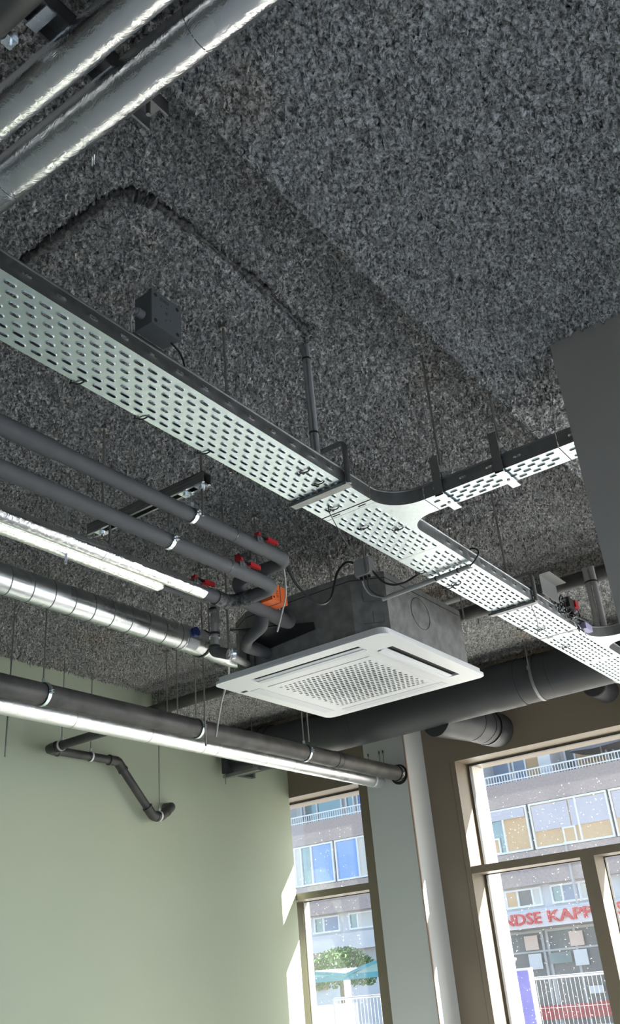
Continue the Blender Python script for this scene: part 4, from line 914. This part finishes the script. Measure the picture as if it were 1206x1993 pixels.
# lower row
low = [(-25.3,-24.75,[(0,1,T)]),(-24.5,-23.2,[(0,.38,T),(.38,1,B)]),(-22.75,-21.5,[(0,.35,T),(.35,1,C)]),(-21.2,-20.0,[(0,.4,T),(.4,1,C)]),(-19.6,-18.2,[(0,.4,T),(.4,1,C)]),(-15.75,-14.3,[(0,.35,O),(.35,.75,D),(.75,1,C)]),(-13.95,-12.5,[(0,.3,T),(.3,.75,B),(.75,1,C)]),(-11.3,-10.0,[(0,.4,T),(.4,1,C)]),(-9.7,-8.3,[(0,.5,T),(.5,1,C)])]
for x0, x1, pn in low: bwin(x0,x1,z_w2+.1,z_b2-.06,pn,y=BY+.25)
# balcony back wall doors and windows
top = [(-27.2,-25.6,[(0,.5,T),(.5,1,C)]),(-25.5,-23.4,[(0,.35,T),(.35,1,T)]),(-23.2,-22.75,[(0,1,T)]),(-22.6,-20.9,[(0,1,S)]),(-20.6,-19.3,[(0,1,S)]),(-18.9,-17.2,[(0,.5,C),(.5,1,T)]),(-16.3,-15.2,[(0,1,B)]),(-15.1,-13.7,[(0,.4,B),(.4,1,O)]),(-12.9,-11.2,[(0,.25,D),(.25,1,O)]),(-11.0,-8.5,[(0,.3,B),(.3,.7,O),(.7,1,O)]),(-8.3,-5.5,[(0,.4,O),(.4,1,B)])]
for x0, x1, pn in top: bwin(x0,x1,z_rb-.1,z_rb+2.3,pn,y=BY+1.55)
MB().box(-13.6,-13.1,BY+.6,BY+1.7,z_rb,z_rb+2.5).build('balcony_divider', 'white_render', b)
for x in (-26.0,-21.0,-16.0): MB().box(x-.06,x+.06,BY+.4,BY+1.7,z_rb,z_rb+2.5).build('balcony_divider', 'white_render', b)
MB().box(-12.95,-12.88,BY-.08,BY+.05,z_b2-.9 if False else z_w2,z_wb).build('downpipe', 'shop_frame', b)
# shop front under the sign
sg = thing('shop_sign', 'white shop sign board with red capital letters across the street', 'sign', (-13.5, BY-.2, bz(2.38)))
MB().box(-18.6,-8.0,BY-.25,BY+.02,bz(2.37),bz(2.68)).build('board', 'sign_board', sg)
MB().box(-18.6,-8.0,BY-.28,BY+.02,bz(2.68),bz(2.70)).build('cornice', 'white_frame', sg)
text_part('lettering', 'ANDSE', .53, 'sign_red', sg, (-16.18,BY-.30,bz(2.452)), (1,0,0), (0,0,1), .04, .007, 1.93)
text_part('lettering', 'KAPPERS', .53, 'sign_red', sg, (-13.98,BY-.30,bz(2.452)), (1,0,0), (0,0,1), .04, .007, 2.76)
for x0, x1 in ((-17.2,-14.55),(-14.45,-12.3)):
    o = bwin(x0,x1,STREET+.3,bz(2.33),[(0,.5,D),(.5,1,D)],'shop_frame',BY+.28,.08,.09,'shop_window')
MB().box(-17.2,-12.3,BY+.26,BY+.34,bz(1.86),bz(1.90)).build('shop_transom', 'shop_frame', b)
MB().box(-12.3,-12.0,BY+.1,BY+.4,STREET,bz(2.37)).build('shop_pillar', 'shop_frame', b); MB().box(-12.0,-8.5,BY+.2,BY+.3,STREET+.3,bz(2.3)).build('shop_panel', 'peach_paper', b)
for x0, x1, z0, z1, mm in ((-15.25,-14.75,bz(1.92),bz(2.22),'peach_paper'),(-13.55,-13.05,bz(1.92),bz(2.22),'peach_paper'),(-15.2,-14.72,bz(1.52),bz(1.84),'paper'),(-13.5,-13.02,bz(1.52),bz(1.84),'paper'),(-14.4,-13.6,bz(1.60),bz(1.82),'teal_pane'),(-15.1,-13.0,bz(.50),bz(.78),'red_cloth'),(-13.0,-12.4,bz(.5),bz(.8),'red_cloth'),(-13.2,-12.7,bz(.95),bz(1.1),'paper')):
    MB().box(x0,x1,BY+.20,BY+.24,z0,z1).build('window_paper', mm, b)
MB().box(-26.5,-21.0,BY+.2,BY+.4,STREET,bz(1.9)).build('ground_wall', 'white_render', b); MB().box(-27.6,-24.0,BY+.1,BY+.25,bz(1.5),bz(2.2)).build('brick_pier', 'brick_red', b)
# grey parasol on the balcony
t = thing('parasol', 'grey folded-down parasol on the upper balcony across the street', 'parasol', (-11.2,BY+.9,z_rb))
m = MB(); apex = V((-11.2,BY+.9,z_rb+1.45)); rim = [V((-11.2+1.25*math.cos(a),BY+.9+.8*math.sin(a),z_rb+.72+.10*math.cos(2*a))) for a in [2*math.pi*k/8 for k in range(8)]]
m.add([apex]+rim, [(0,1+k,1+(k+1)%8) for k in range(8)]); m.build('canopy', 'umbrella_grey', t); MB().cyl((-11.2,BY+.9,z_rb),(-11.2,BY+.9,z_rb+1.4),.03,8).build('pole', 'fence_steel', t)
# site fences
def fence(x0, x1, y, zt, label):
    t = thing('site_fence', label, 'fence', ((x0+x1)/2,y,STREET), 'steel mesh site fences')
    m = MB(); m.cyl((x0,y,zt),(x1,y,zt),.02,8).cyl((x0,y,STREET+.1),(x1,y,STREET+.1),.02,8); m.build('rail', 'fence_steel', t, True)
    for x in (x0,x1): MB().cyl((x,y,STREET),(x,y,zt),.021,8).build('post', 'fence_steel', t, True)
    m = MB(); x = x0+.05
    while x < x1: m.box(x-.0022,x+.0022,y-.0022,y+.0022,STREET+.1,zt); x += .06
    for q in range(1,6): z = zt-(zt-STREET)*q/6.0; m.box(x0,x1,y-.003,y+.003,z-.003,z+.003)
    m.build('wire_mesh', 'fence_steel', t); return t
FY = 13.0
def fx(x22): return x22*FY/22.0
fence(-5.9,-4.6,FY,1.445,'steel mesh site fence panel below the red lettered sign'); fence(-7.7,-6.0,FY,1.44,'steel mesh site fence panel left of the blue poster'); fence(-4.5,-2.6,FY+.05,1.45,'steel mesh site fence panel at the right edge')
fence(-9.1,-7.85,FY+.1,1.40,'steel mesh site fence panel seen through the narrow window')
MB_ = thing('poster_stand', 'blue street poster in a white frame behind the window', 'poster', (-5.31,11.64,STREET))
MB().box(-5.45,-5.165,11.6,11.68,STREET,1.585).build('white_surround', 'white_frame', MB_); MB().box(-5.43,-5.195,11.585,11.60,STREET+.1,1.555).build('poster', 'blue_poster', MB_)
MB().tube(curve_pts([(-5.46,11.6,1.72),(-5.40,11.6,1.715),(-5.35,11.6,1.70),(-5.32,11.6,1.69)]), .012, 8).tube(curve_pts([(-5.44,11.6,1.57),(-5.43,11.6,1.66),(-5.38,11.6,1.665),(-5.34,11.6,1.665)]), .012, 8).build('ornament', 'white_frame', MB_, True)
# bus shelter with curved teal roof
t = thing('bus_shelter', 'bus shelter with curved teal roof outside the narrow window', 'shelter', (-11.2,17.5,STREET))
def arch(x0, x1, y0, y1, z, h, n=10):
    m = MB(); vs = []; fs = []
    for k in range(n+1):
        u = k/n; xx = x0+(x1-x0)*u; zz = z+h*math.sin(math.pi*u); vs += [(xx,y0,zz),(xx,y1,zz),(xx,y0,zz-.06),(xx,y1,zz-.06)]
    for k in range(n):
        i = 4*k; fs += [(i,i+4,i+5,i+1),(i+2,i+3,i+7,i+6),(i,i+2,i+6,i+4),(i+1,i+5,i+7,i+3)]
    return m.add(vs, fs)
arch(-13.2,-11.53,17.0,19.0,1.78,.08).build('roof', 'teal_roof', t, True); arch(-11.53,-9.2,17.0,19.0,1.76,.22).build('roof', 'teal_roof', t, True)
for k in range(6): MB().box(-12.2+k*.12,-12.15+k*.12,16.98,18.6,1.86-k*.012,1.88-k*.012).build('roof_rib', 'white_frame', t)
MB().box(-13.2,-9.2,17.02,17.10,1.66,1.76).build('fascia', 'teal_roof', t)
for x in (-13.1,-11.53,-9.3): MB().box(x-.05,x+.05,17.05,17.15,STREET,1.7).build('post', 'white_frame', t)
MB().box(-12.9,-11.5,17.3,17.36,STREET+.2,1.25).build('back_panel', 'white_render', t); MB().box(-11.3,-9.8,18.6,18.64,STREET+.2,1.45).build('back_pane', 'teal_pane', t)
MB().box(-12.9,-11.5,17.26,17.30,.35,.38).build('panel_line', 'shop_frame', t)
# tree behind the shelter
t = thing('tree', 'round green leafy tree behind the teal bus shelter', 'tree', (-17.0,25,STREET))
m = MB(); rnd = random.Random(5)
for k in range(2600):
    a = rnd.uniform(0,2*math.pi); cz = rnd.uniform(-.5,1); rr = math.sqrt(max(0,1-cz*cz)); rad = rnd.uniform(.72,1.04)
    c = V((-17.0+1.0*rad*rr*math.cos(a), 25+1.0*rad*rr*math.sin(a), 1.85+.70*rad*cz)); d = V((rnd.gauss(0,1),rnd.gauss(0,1),rnd.gauss(0,1))).normalized(); e = d.orthogonal().normalized(); f = d.cross(e); s_ = .06
    m.add([c-e*s_, c-f*s_*.5, c+e*s_, c+f*s_*.5], [(0,1,2,3)])
lf = m.build('foliage', 'leaf', t); lf['kind'] = 'stuff'
MB().cyl((-17.0,25,STREET),(-17.0,25,2.0),.10,10).build('trunk', 'bark', t, True)
for ob in list(bpy.data.objects):
    if '_org' in ob: del ob['_org']
